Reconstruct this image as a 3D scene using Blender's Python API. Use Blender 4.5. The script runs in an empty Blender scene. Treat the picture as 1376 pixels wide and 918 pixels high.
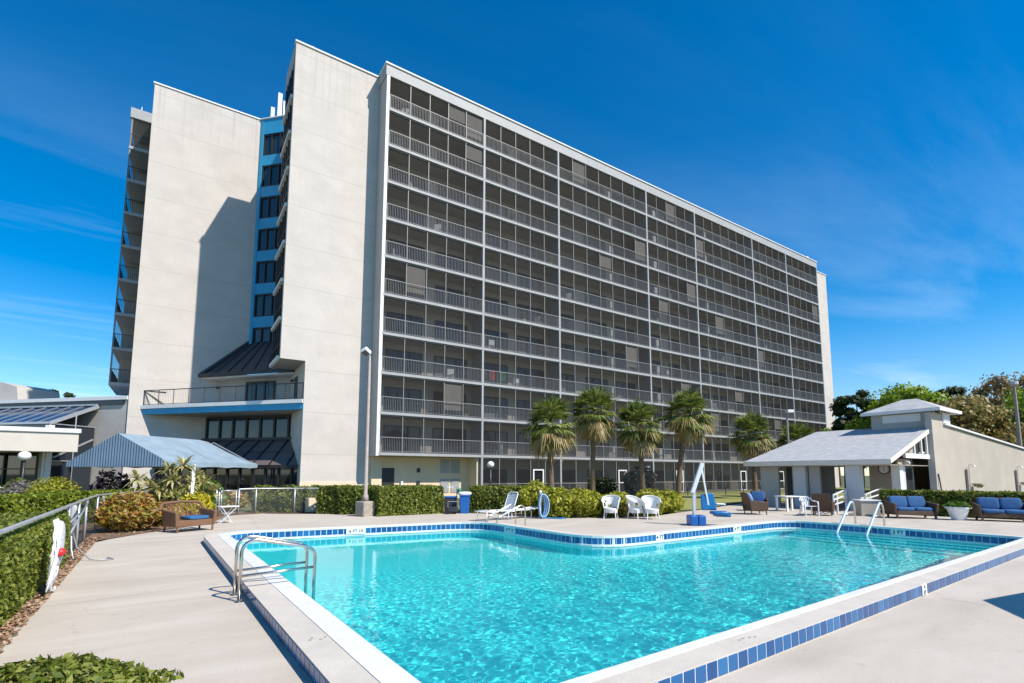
import bpy, math, random
import numpy as np
from mathutils import Vector, Matrix
from mathutils.geometry import tessellate_polygon
R = math.radians
random.seed(7)
rng = np.random.default_rng(7)
sc = bpy.context.scene
col = sc.collection

# ------------------------------------------------------------------ camera
YAW, PITCH, ROLL = R(56.438), R(6.0835), R(0.0933)
CAMZ = 1.7
fw = Vector((math.cos(YAW)*math.cos(PITCH), math.sin(YAW)*math.cos(PITCH), math.sin(PITCH)))
r0 = Vector((math.sin(YAW), -math.cos(YAW), 0)); u0 = r0.cross(fw)
rt = r0*math.cos(ROLL)+u0*math.sin(ROLL); up = u0*math.cos(ROLL)-r0*math.sin(ROLL)
cd = bpy.data.cameras.new('camera'); cam = bpy.data.objects.new('camera', cd); col.objects.link(cam)
cam.matrix_world = Matrix(((rt.x, up.x, -fw.x, 0), (rt.y, up.y, -fw.y, 0), (rt.z, up.z, -fw.z, CAMZ), (0, 0, 0, 1)))
cd.sensor_width = 36; cd.lens = 676.86/1376*36; cd.shift_y = 0.0770
cd.clip_start = 0.05; cd.clip_end = 3000
sc.camera = cam

# ------------------------------------------------------------------ sky and sun
SUN = Vector((0.465, -1.0, 1.17)).normalized()
ELEV = math.asin(SUN.z); AZ = math.atan2(SUN.x, SUN.y)
wd = bpy.data.worlds.new('World'); sc.world = wd; wd.use_nodes = True
nt = wd.node_tree; nt.nodes.clear()
N = nt.nodes.new; LK = nt.links.new
wo = N('ShaderNodeOutputWorld'); bg = N('ShaderNodeBackground'); bg.inputs[1].default_value = 0.115
sky = N('ShaderNodeTexSky'); sky.sky_type = 'NISHITA'; sky.sun_disc = False
sky.sun_elevation = ELEV; sky.sun_rotation = AZ
sky.air_density = 1.0; sky.dust_density = 0.15; sky.ozone_density = 4.0; sky.altitude = 10
hs = N('ShaderNodeHueSaturation'); hs.inputs['Saturation'].default_value = 1.55; hs.inputs['Hue'].default_value = 0.498
LK(sky.outputs[0], hs.inputs['Color'])
# thin cirrus high in the sky (direction based)
tc = N('ShaderNodeTexCoord'); sep = N('ShaderNodeSeparateXYZ'); LK(tc.outputs['Generated'], sep.inputs[0])
mz = N('ShaderNodeMath'); mz.operation = 'MAXIMUM'; mz.inputs[1].default_value = 0.06; LK(sep.outputs[2], mz.inputs[0])
dx = N('ShaderNodeMath'); dx.operation = 'DIVIDE'; LK(sep.outputs[0], dx.inputs[0]); LK(mz.outputs[0], dx.inputs[1])
dy = N('ShaderNodeMath'); dy.operation = 'DIVIDE'; LK(sep.outputs[1], dy.inputs[0]); LK(mz.outputs[0], dy.inputs[1])
cmb = N('ShaderNodeCombineXYZ'); LK(dx.outputs[0], cmb.inputs[0]); LK(dy.outputs[0], cmb.inputs[1])
mp = N('ShaderNodeMapping'); mp.inputs['Rotation'].default_value = (0, 0, R(35)); mp.inputs['Scale'].default_value = (0.16, 0.75, 1); mp.inputs['Location'].default_value = (3.3, 1.2, 0)
LK(cmb.outputs[0], mp.inputs[0])
nz = N('ShaderNodeTexNoise'); nz.inputs['Scale'].default_value = 1.1; nz.inputs['Detail'].default_value = 8; nz.inputs['Roughness'].default_value = 0.62; nz.inputs['Distortion'].default_value = 0.5
LK(mp.outputs[0], nz.inputs['Vector'])
cr = N('ShaderNodeMapRange'); cr.inputs[1].default_value = 0.50; cr.inputs[2].default_value = 0.85; cr.inputs[3].default_value = 0; cr.inputs[4].default_value = 0.55
LK(nz.outputs[0], cr.inputs[0])
hz = N('ShaderNodeMapRange'); hz.inputs[1].default_value = 0.55; hz.inputs[2].default_value = 0.10; hz.inputs[3].default_value = 0.05; hz.inputs[4].default_value = 1.0
LK(sep.outputs[2], hz.inputs[0])
mm = N('ShaderNodeMath'); mm.operation = 'MULTIPLY'; LK(cr.outputs[0], mm.inputs[0]); LK(hz.outputs[0], mm.inputs[1])
mx = N('ShaderNodeMix'); mx.data_type = 'RGBA'; mx.inputs[7].default_value = (5.6, 6.6, 7.4, 1)
hv = N('ShaderNodeMapRange'); hv.inputs[1].default_value = 0.30; hv.inputs[2].default_value = 0.0; hv.inputs[3].default_value = 0; hv.inputs[4].default_value = 0.30; LK(sep.outputs[2], hv.inputs[0])
ha = N('ShaderNodeMath'); ha.operation = 'ADD'; ha.use_clamp = True; LK(mm.outputs[0], ha.inputs[0]); LK(hv.outputs[0], ha.inputs[1]); LK(ha.outputs[0], mx.inputs[0]); LK(hs.outputs[0], mx.inputs[6]); LK(mx.outputs[2], bg.inputs[0]); LK(bg.outputs[0], wo.inputs[0])
sl = bpy.data.lights.new('sun', 'SUN'); sl.energy = 4.2; sl.angle = R(0.5); sl.color = (1.0, 0.935, 0.845)
so = bpy.data.objects.new('sun', sl); col.objects.link(so); so.rotation_euler = SUN.to_track_quat('Z', 'Y').to_euler()
sc.view_settings.view_transform = 'Standard'; sc.view_settings.look = 'None'; sc.view_settings.gamma = 1; sc.view_settings.use_curve_mapping = False
sc.view_settings.exposure = 0.57
sc.cycles.max_bounces = 10; sc.cycles.transparent_max_bounces = 24; sc.cycles.transmission_bounces = 6
sc.cycles.use_denoising = True
sc.cycles.sample_clamp_indirect = 6

# ------------------------------------------------------------------ helpers
DL = R(1.677); CD, SD = math.cos(DL), math.sin(DL)
def W(p, q, z=0.0): return Vector((CD*p-SD*q, SD*p+CD*q, z))          # pool frame to world

def tag(o, label=None, cat=None, group=None, kind=None):
    if label: o['label'] = label
    if cat: o['category'] = cat
    if group: o['group'] = group
    if kind: o['kind'] = kind
    return o
def empty(name, loc=(0, 0, 0), rz=0.0, label=None, cat=None, group=None, parent=None):
    o = bpy.data.objects.new(name, None); col.objects.link(o); o.location = loc; o.rotation_euler = (0, 0, rz)
    o.empty_display_size = 0.2
    if parent: o.parent = parent
    return tag(o, label, cat, group)
def copy_tree(o, parent=None):
    c = o.copy(); col.objects.link(c); c.parent = parent
    for ch in list(o.children): copy_tree(ch, c)
    return c

class MB:
    def __init__(s): s.v = []; s.f = []
    def add(s, vs, fs):
        n = len(s.v); s.v += [tuple(a) for a in vs]; s.f += [tuple(n+i for i in f) for f in fs]; return s
    def box(s, x0, y0, z0, x1, y1, z1):
        return s.add([(x0,y0,z0),(x1,y0,z0),(x1,y1,z0),(x0,y1,z0),(x0,y0,z1),(x1,y0,z1),(x1,y1,z1),(x0,y1,z1)],
                     [(0,3,2,1),(4,5,6,7),(0,1,5,4),(1,2,6,5),(2,3,7,6),(3,0,4,7)])
    def bar(s, a, b, w, h, upv=(0, 0, 1)):
        a = Vector(a); b = Vector(b); d = (b-a).normalized(); u = Vector(upv)
        if abs(d.dot(u)) > .98: u = Vector((1, 0, 0))
        x = d.cross(u).normalized(); y = x.cross(d)
        vs = [p+x*sx*w/2+y*sy*h/2 for p in (a, b) for sx, sy in ((-1,-1),(1,-1),(1,1),(-1,1))]
        return s.add(vs, [(3,2,1,0),(4,5,6,7),(0,1,5,4),(1,2,6,5),(2,3,7,6),(3,0,4,7)])
    def prism(s, poly, z0, z1):
        n = len(poly); vs = [(p[0], p[1], z0) for p in poly]+[(p[0], p[1], z1) for p in poly]
        return s.add(vs, [tuple(range(n-1, -1, -1)), tuple(range(n, 2*n))]+[(i, (i+1) % n, n+(i+1) % n, n+i) for i in range(n)])
    def hull(s, lo, hi):                       # two polygons with the same count, any 3D points
        n = len(lo)
        return s.add(list(lo)+list(hi), [tuple(range(n-1, -1, -1)), tuple(range(n, 2*n))]+[(i, (i+1) % n, n+(i+1) % n, n+i) for i in range(n)])
    def quad(s, *p): return s.add(p, [tuple(range(len(p)))])
    def tube(s, pts, r, n=8, cap=True):
        P = [Vector(p) for p in pts]; rs = r if isinstance(r, (list, tuple)) else [r]*len(P)
        vs = []; prev = None
        for i, p in enumerate(P):
            d = (P[min(i+1, len(P)-1)]-P[max(i-1, 0)]).normalized()
            if prev is None:
                a = Vector((0, 0, 1)) if abs(d.z) < .9 else Vector((1, 0, 0)); x = d.cross(a).normalized()
            else:
                x = (prev-d*prev.dot(d)); x = x.normalized() if x.length > 1e-6 else d.orthogonal().normalized()
            prev = x; y = d.cross(x)
            vs += [p+(x*math.cos(t)+y*math.sin(t))*rs[i] for t in [2*math.pi*k/n for k in range(n)]]
        fs = [(i*n+k, i*n+(k+1) % n, (i+1)*n+(k+1) % n, (i+1)*n+k) for i in range(len(P)-1) for k in range(n)]
        if cap: fs += [tuple(range(n-1, -1, -1)), tuple((len(P)-1)*n+k for k in range(n))]
        return s.add(vs, fs)
    def lathe(s, prof, n=20, c=(0, 0, 0)):
        vs = [(c[0]+r*math.cos(2*math.pi*k/n), c[1]+r*math.sin(2*math.pi*k/n), c[2]+z) for r, z in prof for k in range(n)]
        m = len(prof)
        fs = [(i*n+k, i*n+(k+1) % n, (i+1)*n+(k+1) % n, (i+1)*n+k) for i in range(m-1) for k in range(n)]
        return s.add(vs, fs+[tuple(range(n-1, -1, -1)), tuple((m-1)*n+k for k in range(n))])
    def pillow(s, c, d, e=0.35, n=20, m=12, rot=None):
        vs = []
        sp = lambda w, k: math.copysign(abs(w)**k, w)
        for i in range(m+1):
            ph = -math.pi/2+math.pi*i/m
            for k in range(n):
                th = 2*math.pi*k/n
                v = Vector((d[0]/2*sp(math.cos(ph), e)*sp(math.cos(th), e), d[1]/2*sp(math.cos(ph), e)*sp(math.sin(th), e), d[2]/2*sp(math.sin(ph), .6)))
                if rot: v.rotate(rot)
                vs.append(v+Vector(c))
        return s.add(vs, [(i*n+k, i*n+(k+1) % n, (i+1)*n+(k+1) % n, (i+1)*n+k) for i in range(m) for k in range(n)])
    def xf(s, M): s.v = [tuple(M @ Vector(p)) for p in s.v]; return s
    def pool(s): s.v = [tuple(W(*p)) for p in s.v]; return s
    def mesh(s, name, m, smooth=False, bevel=0):
        me = bpy.data.meshes.new(name); me.from_pydata(s.v, [], s.f); me.materials.append(m)
        if smooth: me.polygons.foreach_set('use_smooth', [True]*len(me.polygons))
        me.update(); return me
    def build(s, name, m, parent=None, smooth=False, bevel=0, loc=None, auto=False):
        o = bpy.data.objects.new(name, s.mesh(name, m, smooth)); col.objects.link(o)
        if parent: o.parent = parent
        if loc is not None: o.location = loc
        if bevel:
            b = o.modifiers.new('edge', 'BEVEL'); b.width = bevel; b.segments = 2; b.limit_method = 'ANGLE'; b.angle_limit = R(40)
        if auto:
            e = o.modifiers.new('split', 'EDGE_SPLIT'); e.split_angle = R(40)
        return o
def struct(o): o['kind'] = 'structure'; return o

# ------------------------------------------------------------------ materials
def newmat(name):
    m = bpy.data.materials.new(name); m.use_nodes = True; t = m.node_tree
    return m, t, t.nodes['Principled BSDF']
def mat(name, c, rough=0.6, var=0.0, scale=3.0, bump=0.0, bscale=40.0, metal=0.0, spec=0.5, stretch=(1, 1, 1), tint=None, coat=0):
    """one base colour with blotchy variation of its own (stains and weathering) and a fine relief"""
    m, t, b = newmat(name); n = t.nodes.new; l = t.links.new
    b.inputs['Roughness'].default_value = rough; b.inputs['Metallic'].default_value = metal; b.inputs['Specular IOR Level'].default_value = spec
    b.inputs['Base Color'].default_value = (*c, 1)
    if coat: b.inputs['Coat Weight'].default_value = coat
    if var or bump:
        geo = n('ShaderNodeNewGeometry'); mp = n('ShaderNodeMapping'); mp.inputs['Scale'].default_value = stretch; l(geo.outputs['Position'], mp.inputs[0])
    if var:
        z = n('ShaderNodeTexNoise'); z.inputs['Scale'].default_value = scale; z.inputs['Detail'].default_value = 7; z.inputs['Roughness'].default_value = 0.65; l(mp.outputs[0], z.inputs['Vector'])
        r = n('ShaderNodeValToRGB'); e = r.color_ramp.elements
        d = tint or tuple(a*(1-var) for a in c)
        e[0].position = 0.33; e[0].color = (*d, 1); e[1].position = 0.66; e[1].color = (*(min(1, a*(1+var*.5)) for a in c), 1)
        l(z.outputs[0], r.inputs[0]); l(r.outputs[0], b.inputs['Base Color'])
    if bump:
        z2 = n('ShaderNodeTexNoise'); z2.inputs['Scale'].default_value = bscale; z2.inputs['Detail'].default_value = 5; l(mp.outputs[0], z2.inputs['Vector'])
        bp = n('ShaderNodeBump'); bp.inputs['Strength'].default_value = bump; bp.inputs['Distance'].default_value = 0.02; l(z2.outputs[0], bp.inputs['Height']); l(bp.outputs[0], b.inputs['Normal'])
    return m
def leafmat(name, cols, trans=0.35, rough=0.5):
    """every leaf its own tone out of a small range; thin leaves let light through"""
    m, t, b = newmat(name); n = t.nodes.new; l = t.links.new
    geo = n('ShaderNodeNewGeometry'); r = n('ShaderNodeValToRGB'); r.color_ramp.interpolation = 'LINEAR'
    e = r.color_ramp.elements
    while len(e) < len(cols): e.new(0.5)
    for i, c in enumerate(cols): e[i].position = i/(len(cols)-1); e[i].color = (*c, 1)
    l(geo.outputs['Random Per Island'], r.inputs[0]); l(r.outputs[0], b.inputs['Base Color'])
    b.inputs['Roughness'].default_value = rough; b.inputs['Specular IOR Level'].default_value = 0.35
    tr = n('ShaderNodeBsdfTranslucent'); l(r.outputs[0], tr.inputs[0])
    ms = n('ShaderNodeMixShader'); ms.inputs[0].default_value = trans
    l(b.outputs[0], ms.inputs[1]); l(tr.outputs[0], ms.inputs[2]); l(ms.outputs[0], t.nodes['Material Output'].inputs[0])
    return m
def stucco(name, c, joints=True):
    m, t, b = newmat(name); n = t.nodes.new; l = t.links.new
    b.inputs['Roughness'].default_value = 0.85; b.inputs['Specular IOR Level'].default_value = 0.2
    geo = n('ShaderNodeNewGeometry'); sp = n('ShaderNodeSeparateXYZ'); l(geo.outputs['Position'], sp.inputs[0])
    z = n('ShaderNodeTexNoise'); z.inputs['Scale'].default_value = 0.5; z.inputs['Detail'].default_value = 9; z.inputs['Roughness'].default_value = 0.7; l(geo.outputs['Position'], z.inputs['Vector'])
    mp = n('ShaderNodeMapping'); mp.inputs['Scale'].default_value = (.3, .3, .5); l(geo.outputs['Position'], mp.inputs[0])
    zs = n('ShaderNodeTexNoise'); zs.inputs['Scale'].default_value = 2.2; zs.inputs['Detail'].default_value = 6; l(mp.outputs[0], zs.inputs['Vector'])
    ad = n('ShaderNodeMath'); ad.operation = 'ADD'; l(z.outputs[0], ad.inputs[0]); l(zs.outputs[0], ad.inputs[1])
    r = n('ShaderNodeValToRGB'); e = r.color_ramp.elements; e[0].position = 0.34; e[0].color = (*(a*.87 for a in c), 1); e[1].position = 0.60; e[1].color = (*c, 1)
    hf = n('ShaderNodeMath'); hf.operation = 'MULTIPLY'; hf.inputs[1].default_value = 0.5; l(ad.outputs[0], hf.inputs[0]); l(hf.outputs[0], r.inputs[0])
    last = r.outputs[0]
    bn = n('ShaderNodeTexNoise'); bn.inputs['Scale'].default_value = 5; bn.inputs['Detail'].default_value = 8; l(geo.outputs['Position'], bn.inputs['Vector'])
    bp = n('ShaderNodeBump'); bp.inputs['Strength'].default_value = 0.35; bp.inputs['Distance'].default_value = 0.03
    if joints:                                             # pour joints, one per storey
        a = n('ShaderNodeMath'); a.operation = 'ADD'; a.inputs[1].default_value = -2.88+2.661*4; l(sp.outputs[2], a.inputs[0])
        md = n('ShaderNodeMath'); md.operation = 'MODULO'; md.inputs[1].default_value = 2.661; l(a.outputs[0], md.inputs[0])
        lt = n('ShaderNodeMath'); lt.operation = 'LESS_THAN'; lt.inputs[1].default_value = 0.055; l(md.outputs[0], lt.inputs[0])
        mxx = n('ShaderNodeMix'); mxx.data_type = 'RGBA'; mxx.inputs[7].default_value = (*(q*.80 for q in c), 1)
        fac = n('ShaderNodeMath'); fac.operation = 'MULTIPLY'; fac.inputs[1].default_value = 0.85; l(lt.outputs[0], fac.inputs[0])
        l(fac.outputs[0], mxx.inputs[0]); l(last, mxx.inputs[6]); last = mxx.outputs[2]
    if joints:
        m3 = n('ShaderNodeMapping'); m3.inputs['Scale'].default_value = (2.2, 2.2, .05); l(geo.outputs['Position'], m3.inputs[0])
        z3 = n('ShaderNodeTexNoise'); z3.inputs['Scale'].default_value = 2.0; z3.inputs['Detail'].default_value = 5; l(m3.outputs[0], z3.inputs['Vector'])
        h3 = n('ShaderNodeMapRange'); h3.inputs[1].default_value = 24; h3.inputs[2].default_value = 30; h3.inputs[3].default_value = 0; h3.inputs[4].default_value = 1; l(sp.outputs[2], h3.inputs[0])
        t3 = n('ShaderNodeMapRange'); t3.inputs[1].default_value = .50; t3.inputs[2].default_value = .72; t3.inputs[3].default_value = 0; t3.inputs[4].default_value = .55; l(z3.outputs[0], t3.inputs[0])
        f3 = n('ShaderNodeMath'); f3.operation = 'MULTIPLY'; l(h3.outputs[0], f3.inputs[0]); l(t3.outputs[0], f3.inputs[1])
        x3 = n('ShaderNodeMix'); x3.data_type = 'RGBA'; x3.inputs[7].default_value = (*(q*.70 for q in c), 1); l(f3.outputs[0], x3.inputs[0]); l(last, x3.inputs[6]); last = x3.outputs[2]
    l(bn.outputs[0], bp.inputs['Height']); l(bp.outputs[0], b.inputs['Normal']); l(last, b.inputs['Base Color'])
    return m
def glassmat(name, c, rough=0.03, ref=0.9):
    m, t, b = newmat(name)
    b.inputs['Base Color'].default_value = (*c, 1); b.inputs['Roughness'].default_value = rough; b.inputs['Specular IOR Level'].default_value = ref
    return m
def mesh_screen(name, c, alpha):
    """woven insect or chain-link screen: part of the area is wire, part is hole"""
    m = bpy.data.materials.new(name); m.use_nodes = True; t = m.node_tree; t.nodes.clear(); n = t.nodes.new; l = t.links.new
    o = n('ShaderNodeOutputMaterial'); d = n('ShaderNodeBsdfDiffuse'); d.inputs[0].default_value = (*c, 1); tr = n('ShaderNodeBsdfTransparent')
    ms = n('ShaderNodeMixShader'); ms.inputs[0].default_value = alpha
    l(tr.outputs[0], ms.inputs[1]); l(d.outputs[0], ms.inputs[2]); l(ms.outputs[0], o.inputs[0]); return m

M = {}
M['stucco'] = stucco('stucco_cream', (.60, .548, .492))
M['stucco2'] = stucco('stucco_plain', (.50, .47, .425), joints=False)
M['tan'] = mat('stucco_tan', (.46, .405, .335), .85, .10, .7, .3, 14, spec=.2)
M['trim'] = mat('white_trim', (.74, .73, .71), .55, .06, 2.0, .1, 20)
M['slabpaint'] = mat('slab_paint', (.36, .36, .355), .6, .08, 1.5)
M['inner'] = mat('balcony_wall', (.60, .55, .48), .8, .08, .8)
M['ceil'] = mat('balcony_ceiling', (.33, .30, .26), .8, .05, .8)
M['sidegrey'] = mat('side_wall_grey', (.43, .42, .40), .75, .06, .8, .2, 12)
M['yellow'] = mat('cream_yellow_wall', (.74, .59, .41), .8, .06, 1.2, .2, 12)
M['rail'] = mat('rail_grey_paint', (.22, .217, .212), .5)
M['mull'] = mat('screen_frame_paint', (.22, .21, .195), .5)
M['screen'] = mesh_screen('insect_screen', (.042, .040, .038), .45)
M['screen2'] = mesh_screen('porch_screen', (.035, .036, .038), .55)
M['dark'] = mat('dark_bronze', (.025, .024, .024), .45)
M['glass'] = glassmat('window_glass', (.018, .024, .034))
M['glassb'] = glassmat('window_glass_blue', (.022, .04, .055), .04, .8)
M['glassd'] = glassmat('smoked_glass', (.15, .125, .12), .25, .5)
M['solar'] = glassmat('sloped_glazing', (.012, .03, .075), .10, .5)
M['blue'] = mat('turquoise_paint', (.03, .33, .57), .55, .10, 1.2)
M['slate'] = mat('dark_metal_roof', (.035, .04, .048), .4, .1, 2)
M['deck'] = None
M['hedgecore'] = mat('dark_hedge_core', (.035, .04, .015), .9)
M['bark'] = mat('bark', (.13, .095, .065), .9, .35, 6, .6, 30)
M['palmbark'] = mat('palm_bark', (.20, .135, .09), .9, .45, 9, .7, 28, stretch=(1, 1, 3))
M['soil'] = mat('mulch', (.22, .14, .085), .95, .5, 14, .8, 60)
M['steel'] = mat('stainless_steel', (.62, .58, .52), .22, metal=1.0)
M['galv'] = mat('galvanised_pipe', (.50, .51, .53), .42, .15, 8, metal=.55)
M['white'] = mat('white_plastic', (.80, .80, .79), .42)
M['whitew'] = mat('white_wicker', (.78, .78, .76), .5, .12, 60, .8, 90)
M['wicker'] = mat('brown_wicker', (.10, .052, .028), .6, .45, 55, .8, 90)
M['wickerl'] = mat('tan_wicker', (.22, .11, .055), .6, .4, 55, .8, 90)
M['cush'] = mat('blue_cushion_fabric', (.030, .115, .27), .85, .12, 5, .25, 160)
M['cushp'] = mat('pale_blue_cushion', (.22, .33, .58), .85, .1, 5, .2, 160)
M['bluepl'] = mat('blue_plastic', (.01, .12, .42), .35, .08, 4)
M['blueseat'] = mat('blue_seat_plastic', (.008, .14, .36), .3)
M['greypaint'] = mat('light_grey_paint', (.55, .56, .57), .4)
M['polegrey'] = mat('weathered_pole', (.36, .305, .27), .8, .2, 5, .3, 30)
M['conc'] = mat('concrete_block', (.36, .31, .25), .9, .25, 6, .6, 25)
M['shingle'] = None
M['awning'] = None
M['globe'] = mat('white_globe', (.86, .86, .84), .25)
M['red'] = mat('red_plastic', (.65, .02, .03), .4)
M['black'] = mat('black_rubber', (.015, .015, .015), .6)

def deckmat():
    m, t, b = newmat('pool_deck_concrete'); n = t.nodes.new; l = t.links.new
    geo = n('ShaderNodeNewGeometry'); mp = n('ShaderNodeMapping'); mp.inputs['Rotation'].default_value = (0, 0, R(-38)); mp.inputs['Scale'].default_value = (.35, 1.7, 1); l(geo.outputs['Position'], mp.inputs[0])
    a = n('ShaderNodeTexNoise'); a.inputs['Scale'].default_value = 1.0; a.inputs['Detail'].default_value = 8; a.inputs['Roughness'].default_value = .6; a.inputs['Distortion'].default_value = .6; l(mp.outputs[0], a.inputs['Vector'])
    c = n('ShaderNodeTexNoise'); c.inputs['Scale'].default_value = .55; c.inputs['Detail'].default_value = 4; l(geo.outputs['Position'], c.inputs['Vector'])
    f = n('ShaderNodeTexNoise'); f.inputs['Scale'].default_value = 38; f.inputs['Detail'].default_value = 6; f.inputs['Roughness'].default_value = .7; l(geo.outputs['Position'], f.inputs['Vector'])
    s1 = n('ShaderNodeMath'); s1.operation = 'MULTIPLY_ADD'; s1.inputs[1].default_value = .6; l(a.outputs[0], s1.inputs[0]); 
    k = n('ShaderNodeMath'); k.operation = 'MULTIPLY'; k.inputs[1].default_value = .4; l(c.outputs[0], k.inputs[0]); l(k.outputs[0], s1.inputs[2])
    r = n('ShaderNodeValToRGB'); e = r.color_ramp.elements; e[0].position = .33; e[0].color = (.44, .385, .315, 1); e[1].position = .62; e[1].color = (.55, .49, .415, 1)
    l(s1.outputs[0], r.inputs[0])
    # small dark specks and worn spots
    r2 = n('ShaderNodeValToRGB'); e = r2.color_ramp.elements; e[0].position = .24; e[0].color = (.62, .60, .57, 1); e[1].position = .42; e[1].color = (1, 1, 1, 1); l(f.outputs[0], r2.inputs[0])
    mu = n('ShaderNodeMix'); mu.data_type = 'RGBA'; mu.blend_type = 'MULTIPLY'; mu.inputs[0].default_value = 1; l(r.outputs[0], mu.inputs[6]); l(r2.outputs[0], mu.inputs[7])
    vo = n('ShaderNodeTexVoronoi'); vo.feature = 'DISTANCE_TO_EDGE'; vo.inputs['Scale'].default_value = .22
    wv = n('ShaderNodeTexNoise'); wv.inputs['Scale'].default_value = 1.6; wv.inputs['Detail'].default_value = 6; l(geo.outputs['Position'], wv.inputs['Vector'])
    vm = n('ShaderNodeVectorMath'); vm.operation = 'MULTIPLY_ADD'; vm.inputs[1].default_value = (.9, .9, 0); l(wv.outputs['Color'], vm.inputs[0]); l(geo.outputs['Position'], vm.inputs[2]); l(vm.outputs[0], vo.inputs['Vector'])
    ck_ = n('ShaderNodeMapRange'); ck_.inputs[1].default_value = 0; ck_.inputs[2].default_value = .0012; ck_.inputs[3].default_value = .80; ck_.inputs[4].default_value = 1; l(vo.outputs['Distance'], ck_.inputs[0])
    sp2 = n('ShaderNodeTexNoise'); sp2.inputs['Scale'].default_value = 7; sp2.inputs['Detail'].default_value = 3; l(geo.outputs['Position'], sp2.inputs['Vector'])
    sr = n('ShaderNodeMapRange'); sr.inputs[1].default_value = .25; sr.inputs[2].default_value = .36; sr.inputs[3].default_value = .86; sr.inputs[4].default_value = 1; l(sp2.outputs[0], sr.inputs[0])
    mc = n('ShaderNodeMath'); mc.operation = 'MULTIPLY'; l(ck_.outputs[0], mc.inputs[0]); l(sr.outputs[0], mc.inputs[1])
    mu2 = n('ShaderNodeMix'); mu2.data_type = 'RGBA'; mu2.blend_type = 'MULTIPLY'; mu2.inputs[0].default_value = 1; l(mu.outputs[2], mu2.inputs[6]); l(mc.outputs[0], mu2.inputs[7])
    l(mu2.outputs[2], b.inputs['Base Color']); b.inputs['Roughness'].default_value = .8; b.inputs['Specular IOR Level'].default_value = .25
    bp = n('ShaderNodeBump'); bp.inputs['Strength'].default_value = .35; bp.inputs['Distance'].default_value = .01
    ad = n('ShaderNodeMath'); ad.operation = 'MULTIPLY_ADD'; ad.inputs[1].default_value = 1.5; l(a.outputs[0], ad.inputs[0]); l(f.outputs[0], ad.inputs[2]); l(ad.outputs[0], bp.inputs['Height']); l(bp.outputs[0], b.inputs['Normal'])
    return m
M['deck'] = deckmat()
M['coping'] = mat('coping_concrete', (.58, .525, .45), .75, .10, 3, .25, 50)
M['copew'] = mat('white_bullnose', (.72, .715, .70), .5, .10, 4, .1, 40)
def shinglemat():
    m, t, b = newmat('asphalt_shingles'); n = t.nodes.new; l = t.links.new
    geo = n('ShaderNodeNewGeometry'); mp = n('ShaderNodeMapping'); mp.inputs['Rotation'].default_value = (0, 0, R(90)); l(geo.outputs['Position'], mp.inputs[0])
    br = n('ShaderNodeTexBrick'); br.inputs['Color1'].default_value = (.50, .50, .50, 1); br.inputs['Color2'].default_value = (.43, .43, .435, 1); br.inputs['Mortar'].default_value = (.34, .34, .345, 1)
    br.inputs['Scale'].default_value = 1; br.inputs['Mortar Size'].default_value = .012; br.inputs['Brick Width'].default_value = .33; br.inputs['Row Height'].default_value = .15; l(mp.outputs[0], br.inputs['Vector'])
    z = n('ShaderNodeTexNoise'); z.inputs['Scale'].default_value = 3; z.inputs['Detail'].default_value = 8; l(geo.outputs['Position'], z.inputs['Vector'])
    mu = n('ShaderNodeMix'); mu.data_type = 'RGBA'; mu.blend_type = 'OVERLAY'; mu.inputs[0].default_value = .22; l(br.outputs[0], mu.inputs[6]); l(z.outputs[0], mu.inputs[7])
    l(mu.outputs[2], b.inputs['Base Color']); b.inputs['Roughness'].default_value = .9; b.inputs['Specular IOR Level'].default_value = .2
    return m
M['shingle'] = shinglemat()
def stripemat(name, c1, c2, axis, width, share):
    m, t, b = newmat(name); n = t.nodes.new; l = t.links.new
    tcn = n('ShaderNodeTexCoord'); sp = n('ShaderNodeSeparateXYZ'); l(tcn.outputs['Object'], sp.inputs[0])
    a = n('ShaderNodeMath'); a.operation = 'MULTIPLY_ADD'; a.inputs[1].default_value = 1/width; a.inputs[2].default_value = 100; l(sp.outputs[axis], a.inputs[0])
    f = n('ShaderNodeMath'); f.operation = 'FRACT'; l(a.outputs[0], f.inputs[0]); g = n('ShaderNodeMath'); g.operation = 'GREATER_THAN'; g.inputs[1].default_value = share; l(f.outputs[0], g.inputs[0])
    x = n('ShaderNodeMix'); x.data_type = 'RGBA'; x.inputs[6].default_value = (*c1, 1); x.inputs[7].default_value = (*c2, 1); l(g.outputs[0], x.inputs[0])
    z = n('ShaderNodeTexNoise'); z.inputs['Scale'].default_value = 1.3; z.inputs['Detail'].default_value = 6; l(tcn.outputs['Object'], z.inputs['Vector'])
    mu = n('ShaderNodeMix'); mu.data_type = 'RGBA'; mu.blend_type = 'OVERLAY'; mu.inputs[0].default_value = .35; l(x.outputs[2], mu.inputs[6]); l(z.outputs[0], mu.inputs[7])
    l(mu.outputs[2], b.inputs['Base Color']); b.inputs['Roughness'].default_value = .8
    return m
M['awning'] = stripemat('striped_canvas', (.27, .37, .47), (.06, .11, .19), 1, .17, .62)
M['grass'] = mat('lawn', (.21, .235, .05), .95, .45, 1.5, .8, 60, tint=(.27, .24, .09))
M['ground'] = mat('ground', (.11, .12, .045), .95, .4, .3, .6, 20)
M['plaster'] = mat('pool_plaster', (.07, .83, .84), .7, .06, .6)
M['grout'] = mat('tile_grout', (.62, .66, .70), .8, .1, 8)
def tilemat():
    m, t, b = newmat('blue_glazed_tile'); n = t.nodes.new; l = t.links.new
    geo = n('ShaderNodeNewGeometry'); r = n('ShaderNodeValToRGB'); e = r.color_ramp.elements
    e[0].color = (.004, .055, .19, 1); e[1].color = (.012, .14, .34, 1); l(geo.outputs['Random Per Island'], r.inputs[0]); l(r.outputs[0], b.inputs['Base Color'])
    b.inputs['Roughness'].default_value = .18; return m
M['tile'] = tilemat()
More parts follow.
